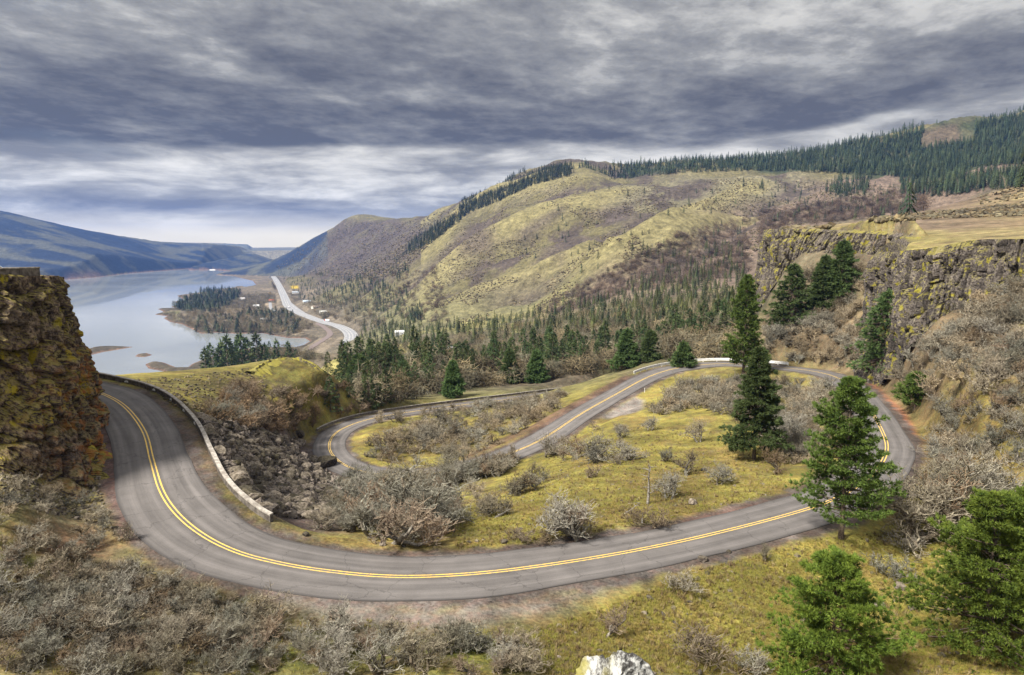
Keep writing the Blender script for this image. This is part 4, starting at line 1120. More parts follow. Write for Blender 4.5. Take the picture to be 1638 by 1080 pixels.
# ------------------------------------------------------------------ individual conifers of the middle distance
MC = []
for i in range(6):
    (tv, tf), (cv, cf) = conifer(950 + i, 10.0, (2.4, 1.8, 2.1, 1.6, 2.6, 2.0)[i], 'fir', 80, 5, 5, .06, .75, .075, .25)
    MC.append((mkmesh('trunk', tv, tf, [M_PBARK]), mkmesh('crown', cv, cf, [M_MIDN])))
MID = (((545,600),(620,572),(800,560),(1000,545),(1170,540),(1200,560),(1060,565),(1010,580),(900,602),(740,618),(640,640),(560,640)), 760, 21)
def lod_con(seed, tiers=7, sp_=7):
    g_ = np.random.default_rng(seed); V, F = [], []
    V += [(-.012, 0, -.05), (.012, 0, -.05), (0, 0, 1)]; F.append((0, 1, 2))
    for t in range(tiers):
        f = t / tiers; z0 = .12 + .80 * f; rr = .20 * (1 - f) ** .85 + .025
        for k in range(sp_):
            a = k * 6.283 / sp_ + t * .9 + g_.normal(0, .2); q = rr * g_.uniform(.65, 1.25); b_ = .42
            i0 = len(V)
            V += [(math.cos(a) * q, math.sin(a) * q, z0 - .07 + g_.normal(0, .015)), (math.cos(a - b_) * q * .35, math.sin(a - b_) * q * .35, z0 + .10), (math.cos(a + b_) * q * .35, math.sin(a + b_) * q * .35, z0 + .06)]
            F.append((i0, i0 + 1, i0 + 2))
    return np.array(V), np.array(F)
LODC = [lod_con(600 + i) for i in range(6)]
ms = np.vstack([spots(MID[0], MID[1], MID[2], 8, 4.0), spots(((500,600),(560,585),(640,600),(650,645),(570,668),(510,672)), 60, 91, 8, 4.0)[:22]])
gen = np.random.default_rng(3)
ms = ms[np.argsort([-1 / math.hypot(q[0], q[1]) for q in ms])]
for i, q in enumerate(ms[:283]):
    k = rnd.randrange(6); s = rnd.uniform(.5, 1.9) * (1.0 if math.hypot(q[0], q[1]) > 300 else .8)
    far_ = math.hypot(q[0], q[1]) > 450
    tree('conifer', MC[k][0], MC[k][1], q, (s, s, s * rnd.uniform(.9, 1.15)), rnd.uniform(0, 6.28),
         'small dark conifer in the wood below the lowest road' if not far_ else 'dark conifer scattered in the valley wood', 'tree',
         'conifers in the wood below the lowest road' if not far_ else 'conifers in the valley wood')
# far woods, nobody could count them: low detail crowns joined
def wood(name, areas, label, m_, protos=LODC, hmin=10, hmax=22, seed=0, extra=None, wide=1.0, cat='wood'):
    gen = np.random.default_rng(seed); pts = []
    for poly, n in areas:
        s_ = spots(poly, n, seed + len(pts) + 1, 9)
        if len(s_): s_ = s_[~((np.arctan2(s_[:, 0], s_[:, 1]) < -.22) & (np.hypot(s_[:, 0], s_[:, 1]) < 500))]
        if len(s_): pts.append(s_)
    if extra is not None: pts.append(extra)
    pts = np.vstack(pts); hh = gen.uniform(hmin, hmax, len(pts)) * (.8 + .4 * gen.uniform(0, 1, len(pts)))
    V, F, Cc = merge(protos, pts, np.stack([hh * wide, hh * wide, hh], 1), gen, .03, .25, tints(len(pts), gen))
    return link(name, mkmesh(name, V, F, [m_], col=Cc), kind='stuff', label=label, cat=cat)
# crest line fringe points
fr = []
gen = np.random.default_rng(8)
for k in range(560):
    px = gen.uniform(925, 1638); 
    yy = np.interp(px, [q[0] for q in sorted(SKY)], [q[1] for q in sorted(SKY)])
    if 1478 < px < 1556 and gen.uniform() < .85: continue
    rr = np.interp(px, [q[0] for q in sorted(SKY)], [q[2] for q in sorted(SKY)]) * gen.uniform(.97, 1.02)
    a, _e = ray(px, yy); x, y = rr * math.sin(a), rr * math.cos(a); fr.append((x, y, float(ground(x, y))))
wood('ridge_forest', [(((1000,264),(1200,250),(1350,228),(1440,218),(1478,210),(1470,240),(1560,225),(1560,200),(1638,182),(1638,262),(1560,268),(1500,285),(1430,283),(1350,278),(1200,274),(1100,277),(1030,283),(990,290)), 5200),
    (((1440,285),(1638,272),(1638,300),(1560,308),(1500,318),(1440,310)), 520), (((1340,288),(1395,283),(1385,310),(1340,318),(1315,305)), 130)],
    'dark evergreen forest covering the long ridge on the right', M_FARF, hmin=9, hmax=26, seed=1, extra=np.array(fr))
fl = []
for k in range(420):
    px = gen.uniform(735, 918); ks = sorted(SKY)
    yy = np.interp(px, [q[0] for q in ks], [q[1] for q in ks]); rr = np.interp(px, [q[0] for q in ks], [q[2] for q in ks]) * gen.uniform(.95, 1.01)
    a, _e = ray(px, yy); x, y = rr * math.sin(a), rr * math.cos(a); fl.append((x, y, float(ground(x, y))))
wood('crest_forest', [(((735,330),(800,304),(870,276),(912,264),(912,282),(860,294),(800,322),(760,338),(735,350)), 900), (((660,385),(700,360),(735,345),(740,352),(690,390),(640,415)), 420),
    (((975,268),(1010,266),(1000,285),(975,290)), 60)], 'dark conifers along the crest of the grassy mountain', M_FARF, hmin=13, hmax=22, seed=2, extra=np.array(fl))
wood('valley_forest', [(((720,522),(860,498),(960,480),(1010,455),(1090,430),(1190,430),(1210,470),(1200,530),(1120,535),(1000,538),(860,548),(740,552)), 1050),
    (((560,520),(640,500),(670,520),(740,525),(700,560),(620,556),(575,548)), 260), (((1000,400),(1100,400),(1190,390),(1190,430),(1080,432)), 60)],
    'dense dark green conifer wood across the valley floor', M_FARN, hmin=7, hmax=19, seed=3)
wood('slope_conifers', [(((440,428),(560,440),(660,470),(640,500),(560,500),(480,480),(450,450)), 520), (((900,300),(1190,290),(1300,300),(1200,400),(1000,450),(800,420)), 70), (((1180,290),(1480,300),(1460,350),(1240,360)), 120),
    (((560,430),(640,410),(660,440),(600,480),(540,470)), 150), (((650,500),(672,490),(680,512),(655,518)), 60)], 'scattered small conifers on the mountain slopes and by the highway', M_FARF, hmin=10, hmax=18, seed=4)
wood('peninsula_trees', [(((300,474),(340,464),(385,462),(385,478),(350,500),(300,500),(275,492)), 420), (((380,500),(470,500),(470,514),(385,508)), 60), (((300,540),(480,536),(480,512),(330,505)), 90)],
    'dark round trees packed on the river peninsula', M_FARF, hmin=13, hmax=24, seed=5, wide=2.0)
# thickets of leafless trees
M_FARB = bark_mat('distant_twigs', (.075, .066, .046), (.195, .180, .125), .08, False, True)
M_FARP = bark_mat('mountain_scrub', (.060, .046, .040), (.135, .110, .092), .03, False, True)
wood('valley_thicket', [(((560,590),(700,570),(900,560),(1190,560),(1200,585),(1050,575),(1000,590),(900,606),(740,625),(600,650),(540,650),(530,610)), 1050),
    (((600,560),(800,530),(1000,490),(1190,470),(1190,560),(800,575)), 1500), (((330,560),(480,560),(520,575),(460,578),(400,583),(330,590)), 260)], 'grey leafless trees filling the ground between the conifers', M_FARB, LODB, 4, 9, seed=6, wide=1.3)
wood('mountain_scrub', [(((1210,340),(1480,300),(1480,340),(1250,365),(1215,400)), 800), (((850,500),(960,440),(1100,370),(1200,350),(1200,440),(1000,470),(900,505)), 900), (((590,440),(700,430),(720,520),(640,510),(580,480)), 300)],
     'brown leafless scrub on the lower mountain slope', M_FARP, LODB, 4, 8, seed=7, wide=1.6)
wood('shore_thicket', [(((320,530),(480,535),(540,505),(480,500),(440,470),(400,470),(330,500),(262,505)), 900), (((470,500),(560,535),(620,520),(600,480),(500,470)), 300)], 'grey leafless trees on the river flats', M_FARB, LODB, 7, 13, seed=9, wide=1.2)
# low round brush all over the mountain face
def clump(seed):
    g_ = np.random.default_rng(seed); v_, f_ = boulder_me('c', seed, 1, .6); v_ = v_ * (1 + g_.normal(0, .22, (len(v_), 1))); v_[:, 2] += .15; return v_, f_
CL = [clump(700 + i) for i in range(5)]
M_BRUSH = bark_mat('brush', (.060, .052, .038), (.125, .112, .072), .05, False, True)
def brush(name, areas, size, label, seed, cond=None, m_=M_BRUSH):
    gen = np.random.default_rng(seed); pts = np.vstack([spots(p_, n, seed + i, 5) for i, (p_, n) in enumerate(areas)])
    if cond is not None: pts = pts[cond(pts)]
    V, F, Cc = merge(CL, pts, gen.uniform(size[0], size[1], len(pts)) ** 1.0, gen, .2, .3, tints(len(pts), gen))
    link(name, mkmesh(name, V, F, [m_], col=Cc), kind='stuff', label=label, cat='brush')
brush('mountain_brush', [(((660,440),(720,370),(800,325),(905,280),(1000,295),(1190,285),(1460,300),(1210,420),(1000,440),(860,500),(740,520),(690,490)), 15000)], (1.8, 5.0), 'low dark brush dotted over the grassy mountain face', 61,
      lambda p_: fbm(p_[:, 0] / 110, p_[:, 1] / 110, 87, 4) + fbm(p_[:, 0] / 25, p_[:, 1] / 25, 88, 2) * .4 > 0.02)
brush('ridge_brush', [(((440,428),(500,388),(560,355),(640,358),(760,322),(700,380),(640,440),(560,450)), 4000)], (4, 10), 'dark brush on the far left ridge of the mountain', 62)
brush('mesa_brush', [(((1385,348),(1480,340),(1638,326),(1638,346),(1500,350),(1400,356)), 700), (((1560,316),(1638,292),(1638,318),(1570,328)), 120)], (1.2, 3.2), 'brown brush on the rising ground behind the mesa', 63)
brush('knoll_brush', [(((210,607),(300,602),(400,588),(430,590),(420,660),(380,655),(330,668),(290,655)), 700)], (.25, .9), 'dark low brush on the green knoll', 64)
# conifers against the water
gen = np.random.default_rng(12)
for i, (px, py, yt) in enumerate(((338,590,552),(352,590,556),(365,588,540),(383,588,536),(388,590,538),(412,588,536),(432,582,546),(443,580,545),(462,582,548),(372,590,550),(398,588,545),(425,590,552),(474,585,560),(356,592,548),(330,592,560))):
    loc = at_px(px, py, 880 - 40 * (i % 3)); hh = hgt(loc, px, yt)
    k = i % 6; tree('conifer', MC[k][0], MC[k][1], loc, (hh / 10 * .8, hh / 10 * .8, hh / 10), i, 'dark conifer standing out against the bright cove', 'tree', 'conifers in front of the cove')
# ------------------------------------------------------------------ bare oaks
def oak(loc, h, label, group=None, rz=None, k=None, wide=1.0):
    k = rnd.randrange(8) if k is None else k
    s = h / 3.6
    return tree('oak_tree', OAKM[k][0], OAKM[k][1], loc - np.array([0, 0, .1]), (s * wide, s * wide, s), rnd.uniform(0, 6.28) if rz is None else rz, label, 'tree', group, ('trunk', 'twigs'))
NAMED = [  # px, py, top, wide, label
 (622,868,745,1.25,'large leafless oak with pale forked trunks beside the road, middle of the big thicket'),
 (565,852,752,1.2,'leafless grey oak at the left of the big roadside thicket'),
 (668,865,750,1.2,'leafless grey oak at the right of the big roadside thicket'),
 (705,845,770,1.2,'brown leafless oak at the right end of the big roadside thicket'),
 (512,846,800,1.1,'low leafless oak at the foot of the talus rocks'),
 (600,830,742,1.2,'leafless oak behind the big roadside thicket'),
 (645,815,740,1.2,'leafless oak at the back right of the big roadside thicket'),
 (925,858,770,1.2,'many stemmed bare oak on the verge beside the middle of the road'),
 (905,855,775,.9,'bare stemmed bush leaning left beside the many stemmed verge oak'),
 (812,792,738,1.4,'spreading bare oak in the meadow below the pale road'),
 (772,822,772,1.3,'thin bare oak at the left edge of the meadow'),
 (735,762,700,1.3,'bare oak in front of the hidden stretch of the middle road'),
 (874,730,682,1.1,'small dark bare tree standing at the edge of the middle road'),
 (925,735,692,1.4,'bare oak clump just inside the middle road'),
 (960,738,690,1.3,'bare oak right of the clump inside the middle road'),
 (935,765,730,1.2,'low bare shrub in the meadow, below the roadside clump'),
 (1000,735,700,1.3,'short bare shrub near the gravel turnout'),
 (1101,762,712,1.35,'round bare oak in the open meadow'),
 (1158,778,740,1.4,'small gnarled oak leaning right in the open meadow'),
 (1062,738,708,.8,'narrow bare shrub standing alone in the meadow'),
 (1120,708,668,1.0,'thin bare tree standing alone at the top of the meadow'),
 (1038,690,664,1.2,'bare shrub clump at the tip of the gravel turnout'),
 (1070,800,752,1.1,'leafless oak beside the dead standing trunk'),
 (1252,755,700,1.0,'bare tree in the meadow right of the tall fir'),
 (968,1022,950,.9,'slender bare shrub right above the white rock'),
 (1225,897,868,.7,'tiny bare sapling on the near verge'),
 (1452,862,742,1.1,'thin dark bare oak right of the tall pine'),
 (1490,842,705,1.2,'pale bare oak right of the bend'),
 (1520,815,700,1.3,'wide bare oak on the bank right of the bend'),
 (1545,850,730,1.2,'bare oak behind the lower right pine'),
]
for px, py, yt, wd, lab in NAMED:
    loc = at_px(px, py); 
    if loc is None: continue
    oak(loc, max(.8, hgt(loc, px, yt)), lab, wide=wd)
THK = [ # outline, n, gap, height range, label, group
 (((1040,668),(1075,628),(1100,616),(1250,612),(1330,618),(1345,650),(1300,745),(1250,742),(1232,700),(1180,672),(1120,655)), 270, 1.9, (1.8, 4.8), 'grey leafless oak in the thicket inside the far loop', 'oaks of the thicket inside the far loop'),
 (((570,740),(600,700),(700,672),(850,650),(905,640),(880,668),(800,712),(740,735),(650,745)), 105, 2.4, (1.8, 5.4), 'leafless oak between the two lower roads', 'oaks between the two lower roads'),
 (((1432,600),(1500,560),(1545,500),(1638,456),(1638,680),(1540,690),(1490,640)), 300, 1.9, (2.6, 5.0), 'pale leafless oak on the slope below the column wall', 'oaks on the slope below the column wall'),
 (((1225,570),(1230,520),(1290,430),(1380,440),(1410,560),(1370,590),(1300,585)), 170, 2.4, (3.2, 6.0), 'pale leafless oak on the brown slope below the mesa', 'oaks on the brown slope below the mesa'),
 (((1500,700),(1638,690),(1638,770),(1560,790),(1500,790)), 60, 2.0, (2.6, 4.4), 'grey leafless oak at the right edge above the lower pines', 'oaks at the right edge above the lower pines'),
 (((0,900),(120,905),(260,930),(400,975),(450,1078),(0,1078)), 330, .9, (.8, 2.9), 'tangled grey oak scrub covering the lower left foreground', 'oak scrub of the lower left foreground'),
 (((410,985),(560,1025),(840,1030),(850,1078),(440,1078)), 40, 1.5, (1.4, 3.4), 'bare lichened oak standing in the grass at the bottom centre left', 'oaks in the grass at the bottom centre left'),
 (((0,780),(150,800),(200,870),(120,905),(0,900)), 60, 1.5, (.9, 1.9), 'low bare scrub at the foot of the left crag', 'scrub at the foot of the left crag'),
 (((330,660),(400,620),(500,650),(500,690),(420,692),(350,678)), 60, 2.4, (3.0, 5.0), 'grey leafless oak in the hollow under the green knoll', 'oaks in the hollow under the green knoll'),
 (((500,600),(560,600),(640,640),(620,655),(520,668),(490,640)), 50, 2.6, (2.6, 4.2), 'leafless oak behind the lowest guard wall', 'oaks behind the lowest guard wall'),
 (((760,735),(860,730),(900,780),(800,830),(745,830),(740,770)), 12, 3.0, (2.0, 3.2), 'bare oak scattered on the left of the meadow', 'oaks on the left of the meadow'),
 (((545,800),(580,765),(700,750),(735,790),(720,850),(640,868),(540,850)), 60, 1.9, (3.0, 5.4), 'bare oak of the big thicket beside the road', 'oaks of the big thicket beside the road'),
 (((545,762),(620,770),(720,766),(800,748),(830,738),(800,762),(720,778),(600,780)), 40, 1.6, (3.2, 5.4), 'grey leafless oak hiding the lower stretch of the middle road', 'oaks hiding the lower stretch of the middle road'),
 (((600,668),(700,655),(900,634),(900,642),(700,668),(610,682)), 34, 2.2, (2.8, 4.6), 'dark bare oak along the inner edge of the lowest road', 'oaks along the inner edge of the lowest road'),
 (((880,690),(960,665),(1010,700),(1000,745),(900,745)), 12, 2.6, (2.0, 3.0), 'bare oak by the inner edge of the middle road', 'oaks by the inner edge of the middle road'),
]
LODM = []
M_OTT = bark_mat('lichen_twigs_mass', (.082, .070, .054), (.250, .238, .190), 2.5, False, True); M_BTT = bark_mat('brown_twigs_mass', (.085, .062, .044), (.215, .175, .125), 2.5, False, True)
for i in range(6):
    big_, sm = bare_segs(800 + i, 1.0, 1.25, 2 + i % 3, 3, ((5, 5, 5), (6, 5, 4))[i % 2], .12, .42, .35, .0052)
    LODM.append(seg_mesh(big_ + sm, 3))
NO = []
for i, (poly, n, gap, (h0, h1), lab, grp) in enumerate(THK):
    for p_ in spots(poly, n * 3, 700 + i, 5.6 if i in (5, 6, 7) else 5.2 if i in (12, 13) else 6.6, gap)[:n]:
        hh = rnd.uniform(h0, h1); NO.append((hh / float(np.linalg.norm(p_)), hh, p_, i))
NO.sort(key=lambda q: -q[0]); tot = len(NO); CUT = 296 - len(NAMED)
for _, hh, p_, i in NO[:CUT]: oak(p_, hh, THK[i][4], THK[i][5], wide=rnd.uniform(1.0, 1.35))
for nm, idx, lab, mm_ in (('oak_thicket', (0, 1, 10, 11, 12, 13, 14), 'grey leafless oak thicket among the loops of the road', M_OTT), ('hillside_thicket', (2, 3, 4), 'pale leafless oak thicket covering the slope below the cliffs', M_OTT), ('foreground_scrub', (5, 6, 7), 'tangled low oak scrub in the near left', M_OTT), ('valley_scrub', (8, 9), 'grey brown leafless scrub beyond the talus and lowest wall', M_BTT)):
    q = [(p_, hh) for _, hh, p_, i in NO[CUT:] if i in idx]
    if not q: continue
    gen = np.random.default_rng(len(q)); hh = np.array([x[1] for x in q]) * 1.25
    V, F, Cc = merge(LODM, np.array([x[0] for x in q]), np.stack([hh * 1.15, hh * 1.15, hh], 1), gen, .05, .25, tints(len(q), gen))
    link(nm, mkmesh(nm, V, F, [mm_], col=Cc), kind='stuff', label=lab, cat='thicket')
# low bushes
for px, py, w, lab in ((835,865,26,'low grey brown bush beside the road verge'),(1040,842,40,'low brown brush on the verge under the dead trunk'),(1090,945,34,'low grey bush on the near grass slope'),(1130,1070,60,'brown brush at the bottom edge right of the white rock'),
        (1200,1075,40,'thin brown brush at the bottom edge near the young pine'),(690,868,40,'brown brush at the foot of the big roadside thicket'),(1430,925,40,'grey low shrub lying flat on the grass'),(1450,880,30,'small grey shrub right of the big pine'),(870,868,24,'yellow brown brush left of the verge oak')):
    loc = at_px(px, py); s = w / FPX * np.linalg.norm(loc) / 1.6
    put(BUSH[rnd.randrange(4)], 'bush', loc, (s * 1.3, s * 1.3, s * .8), rnd.uniform(0, 6), lab, 'bush')
# dead standing trunk, snag, logs
def dead(seed, h, lean=(0, 0), n=16, r0=.16):
    r = random.Random(seed); S = []; p_ = Vector((0, 0, -.2)); d = Vector((lean[0], lean[1], 1)).normalized(); m_ = 8; pts = [p_]
    for i in range(m_):
        d = (d + Vector((r.gauss(0, .06), r.gauss(0, .06), 0))).normalized(); q = pts[-1] + d * h / m_
        S.append((*pts[-1], *q, r0 * (1 - i / m_ * .8), r0 * (1 - (i + 1) / m_ * .8))); pts.append(q)
    for k in range(n):
        f = r.uniform(.25, 1) * m_; i = min(int(f), m_ - 1); b_ = pts[i].lerp(pts[i + 1], f - i); a = r.uniform(0, 6.28)
        dv = Vector((math.cos(a), math.sin(a), r.uniform(.0, .5))); L = h * r.uniform(.06, .17); q = b_ + dv * L; e = q + (dv + Vector((r.gauss(0, .4), r.gauss(0, .4), r.gauss(.1, .3)))) * L * .6
        S += [(*b_, *q, r0 * .28, r0 * .18), (*q, *e, r0 * .18, r0 * .06)]
    v_, f_ = seg_mesh(S, 6); return mkmesh('dead_tree', v_, f_, [M_DEAD], smooth=True)
loc = at_px(1036, 806); put(dead(1, hgt(loc, 1038, 738), n=14, r0=.20), 'dead_tree', loc, 1, 0, 'pale dead standing trunk with stub branches in the meadow', 'dead tree')
loc = at_px(1600, 985); put(dead(4, hgt(loc, 1625, 790), (.10, 0), 26, .15), 'dead_tree', loc, 1, 0, 'bare grey snag leaning right in front of the lower right pine', 'dead tree')
loc = at_px(995, 822); put(dead(6, 2.6, (1.6, .4), 12, .10), 'fallen_branches', loc, 1, 0, 'fallen pale branches piled in the meadow near the dead trunk', 'deadwood')
loc = at_px(790, 828); put(dead(9, 2.4, (2.4, .3), 5, .22), 'fallen_log', loc, 1, .3, 'dark fallen log lying at the left end of the meadow', 'log')
loc = at_px(1130, 1022); put(dead(12, 1.5, (3, .2), 4, .07), 'fallen_branch', loc, 1, 0, 'short fallen branch on the near grass slope', 'deadwood')
# ------------------------------------------------------------------ separate rocks
for px, py, w, lab in ((1107,806,14,'dark round rock in the grass above the road, right of the dead trunk'),(1124,897,14,'black rock on the near road shoulder'),(1165,884,9,'small dark rock on the near shoulder, right of the black one'),(886,728,9,'rock at the foot of the dark tree by the middle road'),
        (806,868,12,'dark rock on the grass verge beside the brush'),(750,868,8,'small brown rock on the verge'),(520,745,34,'big mossy block at the bottom of the talus by the hairpin'),(503,742,20,'pale split block left of the big mossy one'),(505,760,14,'pale boulder under the split block'),
        (1440,942,16,'pale rock in the lower right grass, uppermost of a loose row'),(1408,970,18,'broken pale rocks in the lower right grass'),(1458,975,12,'dark rock in the lower right grass beside the pine'),(1125,753,8,'pale flat rock in the meadow'),(612,872,10,'tan rock on the road verge under the thicket'),
        (645,874,9,'pale rock on the verge under the thicket, rightmost of two'),(490,856,12,'dark rock on the inner verge of the bend'),(385,652,20,'dark boulder in the hollow under the knoll'),(478,697,20,'grey boulder near the start of the lowest wall'),(418,997,14,'dark rock half hidden in the scrub')):
    loc = at_px(px, py); s = w / FPX * np.linalg.norm(loc) * 1.15
    put(BME[rnd.randrange(6)], 'boulder', loc + np.array([0, 0, s * .15]), (s, s, s * 1.1), rnd.uniform(0, 6), lab, 'rock')
def white_rock_mat():
    m, T, b = mat('lichen_crusted_rock', 0.9); g = T.n('ShaderNodeNewGeometry').outputs['Position']
    a = T.noise(g, 5.0, 6.0, .7); v_ = T.noise(g, 2.2, 5.0, .65); y = T.noise(g, 3.0, 3.0, .5)
    col = T.mix(T.mr(T.m('ADD', a, T.m('MULTIPLY', v_, .6)), .72, .92), (.045, .042, .040), (.46, .46, .44))
    x = T.mr(T.sep(g)[0], 1.1, 1.5, 1.0, 0.0)
    col = T.mix(T.m('MULTIPLY', T.mr(y, .45, .60), T.m('MULTIPLY', x, .8)), col, (.30, .27, .08))
    T.set(b.inputs['Base Color'], col)
    bp = T.n('ShaderNodeBump', i_Strength=1.0, i_Distance=.06); T.set(bp.inputs['Height'], a); T.set(b.inputs['Normal'], bp.outputs[0]); return m
Vw, Fw = boulder_me('w', 77, 5, 1.0)
n_ = fbm(Vw[:, 0] * 5 + Vw[:, 2] * 3, Vw[:, 1] * 5 - Vw[:, 2] * 2, 3, 4); Vw = Vw * (1 + .07 * n_)[:, None]
Vw[:, 2] -= .05 * np.exp(-((Vw[:, 0] + .08) / .03) ** 2) * (Vw[:, 2] > 0)
mw = mkmesh('lichen_rock', Vw, Fw, [white_rock_mat()])
a_, e_ = ray(985, 1042); rr = 9.0
put(mw, 'lichen_rock', (rr * math.sin(a_), rr * math.cos(a_), rr * e_ - .70), (1.30, 1.2, 1.6), .0, 'rock crusted with white and yellow lichen at the bottom edge', 'rock')

# ------------------------------------------------------------------ guard walls and rail
def wall_mat(name, a, b_):
    m, T, b = mat(name, 0.9); g = T.n('ShaderNodeNewGeometry').outputs['Position']
    T.set(b.inputs['Base Color'], T.mix(T.mr(T.noise(g, 1.6, 6.0, .68), .35, .65), a, b_))
    bp = T.n('ShaderNodeBump', i_Strength=.7, i_Distance=.05); T.set(bp.inputs['Height'], T.noise(g, 7.0, 4.0, .6)); T.set(b.inputs['Normal'], bp.outputs[0]); return m
M_CONC = wall_mat('weathered_concrete', (.20, .175, .15), (.42, .385, .34)); M_STONE = wall_mat('rubble_stone', (.060, .050, .042), (.165, .145, .125)); M_WHITE = wall_mat('white_painted_wood', (.55, .54, .52), (.80, .79, .77)); M_DARKW = wall_mat('dark_wall', (.10, .085, .075), (.20, .17, .145))
def near_idx(px, py, z):
    p_ = P(px, py, z=z); return int(np.argmin(np.hypot(ROAD[:, 0] - p_[0], ROAD[:, 1] - p_[1])))
def wall_run(i0, i1, off, h, w, z0=-.5):
    i0, i1 = max(i0, 0), min(i1, len(ROAD) - 1)
    L = smooth_poly(ROAD[i0:i1 + 1], .8); t = tangents(L); N = np.stack([-t[:, 1], t[:, 0]], 1)
    L = L.copy(); L[:, :2] += N * off; return L, N
def profile(L, N, prof):
    """closed profile (offset, z) swept along L, with end caps left to the overlap"""
    o = np.array([q[0] for q in prof]); z = np.array([q[1] for q in prof]); o = np.append(o, o[0]); z = np.append(z, z[0])
    return strip(L, N, o, z)
def capped(name, L, N, prof, m_):
    V, F = profile(L, N, prof); k = len(prof) + 1
    F = [tuple(f) for f in F]; n = len(L)
    me = bpy.data.meshes.new(name); me.from_pydata([tuple(q) for q in V], [], F + [tuple(range(k - 1)), tuple(reversed([(n - 1) * k + i for i in range(k - 1)]))]); me.materials.append(m_); me.update(); return me
def guard_wall(name, i0, i1, off, h, label, body, cap, arches=False):
    L, N = wall_run(i0, i1, off, h, .5)
    e = bpy.data.objects.new(name, None); scn.collection.objects.link(e); e.location = tuple(float(q) for q in L[0]); tag(e, label, 'wall')
    L2 = L - L[0]
    L2[:, 2] += fbm(np.arange(len(L2)) * .11, np.zeros(len(L2)), 88, 3) * .05
    link('wall_body', capped('wall_body', L2, N, ((-.22, -1.4), (-.20, h), (.20, h), (.22, -1.4)), body), e)
    link('coping', capped('coping', L2, N, ((-.24, h), (-.24, h + .15), (.24, h + .15), (.24, h)), cap), e)
    if arches:
        # pale drain openings through the wall foot
        for k in range(12, min(44, len(L) - 3), 7):
            p_ = L2[k]; t = L2[k + 1] - L2[k]; t /= np.linalg.norm(t); nn = N[k] * (-1 if off > 0 else 1)
            pts = []
            for s_ in (0, 1):
                for a in np.linspace(0, math.pi, 7):
                    pts.append((p_[0] + t[0] * math.cos(a) * .45 + nn[0] * (.20 + .06 * s_), p_[1] + t[1] * math.cos(a) * .45 + nn[1] * (.20 + .06 * s_), p_[2] + .08 + .34 * math.sin(a)))
            fs = [tuple(range(7)), tuple(range(13, 6, -1))] + [(i, i + 1, i + 8, i + 7) for i in range(6)] + [(6, 0, 7, 13)]
            me = bpy.data.meshes.new('drain_arch'); me.from_pydata(pts, [], fs); me.materials.append(M_WHITE); me.update(); link('drain_arch', me, e)
    return e
iA = 0; iB = near_idx(352, 872, -27.4)
guard_wall('guard_wall', iA, iB, 6.3, .55, 'low dark stone guard wall with pale coping along the left bend', M_STONE, M_CONC, True)
iC = near_idx(528, 706, -51); iD = near_idx(1000, 619, -61)
def side_off(i, px, py, z):
    q = P(px, py, z=z); return float((q[0] - ROAD[i][0]) * RN[i][0] + (q[1] - ROAD[i][1]) * RN[i][1])
sC = side_off(near_idx(650, 660, -53.5), 640, 648, -53)
iC2 = near_idx(546, 687, -51.5)
guard_wall('guard_wall', iC2 - 2, iD, 6.0 * np.sign(sC), .55, 'long dark guard wall behind the lowest road', M_DARKW, M_CONC)
# white post and rail fence
iE = near_idx(1040, 602, -40); iF = near_idx(1240, 588, -37.3); i0, i1 = min(iE, iF), max(iE, iF)
sE = np.sign(side_off(near_idx(1160, 582, -38.3), 1160, 560, -38.3))
L, N = wall_run(i0, i1, 5.6 * sE, .8, .2)
e = bpy.data.objects.new('guard_rail', None); scn.collection.objects.link(e); e.location = tuple(float(q) for q in L[0]); tag(e, 'white painted wooden guard rail round the far bend', 'guard rail')
L2 = L - L[0]
link('rail', capped('rail', L2, N, ((-.06, .22), (-.06, .58), (.06, .58), (.06, .22)), M_WHITE), e)
link('rail', capped('rail', L2, N, ((-.10, .64), (-.10, 1.05), (.10, 1.05), (.10, .64)), M_WHITE), e)
pm = None
for k in range(0, len(L2), 4):
    if pm is None:
        v_ = np.array([(x, y, z) for z in (-1.0, .70) for x, y in ((-.1, -.1), (.1, -.1), (.1, .1), (-.1, .1))]); pm = mkmesh('post', v_, [(0, 1, 5, 4), (1, 2, 6, 5), (2, 3, 7, 6), (3, 0, 4, 7), (4, 5, 6, 7), (3, 2, 1, 0)], [M_WHITE])
    link('post', pm, e, loc=tuple(float(q) for q in L2[k]))
# overlook parapet on the crag
pts = np.array([P(px, 428, r=r) for px, r in ((-120,92),(-40,94),(20,96),(60,99))]); pts[:, 2] = -3.45
pts[-1, 2] = -3.5
Lp = smooth_poly(pts, .8); tt_ = tangents(Lp); Np = np.stack([-tt_[:, 1], tt_[:, 0]], 1)
e = bpy.data.objects.new('parapet', None); scn.collection.objects.link(e); e.location = tuple(Lp[0]); tag(e, 'low dark stone parapet of the viewpoint on top of the left crag', 'wall')
L2 = Lp - Lp[0]; ztop = 99 * ray(58, 427)[1] + 3.5
link('wall_body', capped('wall_body', L2, Np, ((-.25, -1), (-.25, ztop - .14), (.25, ztop - .14), (.25, -1)), M_STONE), e)
link('coping', capped('coping', L2, Np, ((-.34, ztop - .14), (-.34, ztop), (.34, ztop), (.34, ztop - .14)), M_CONC), e)
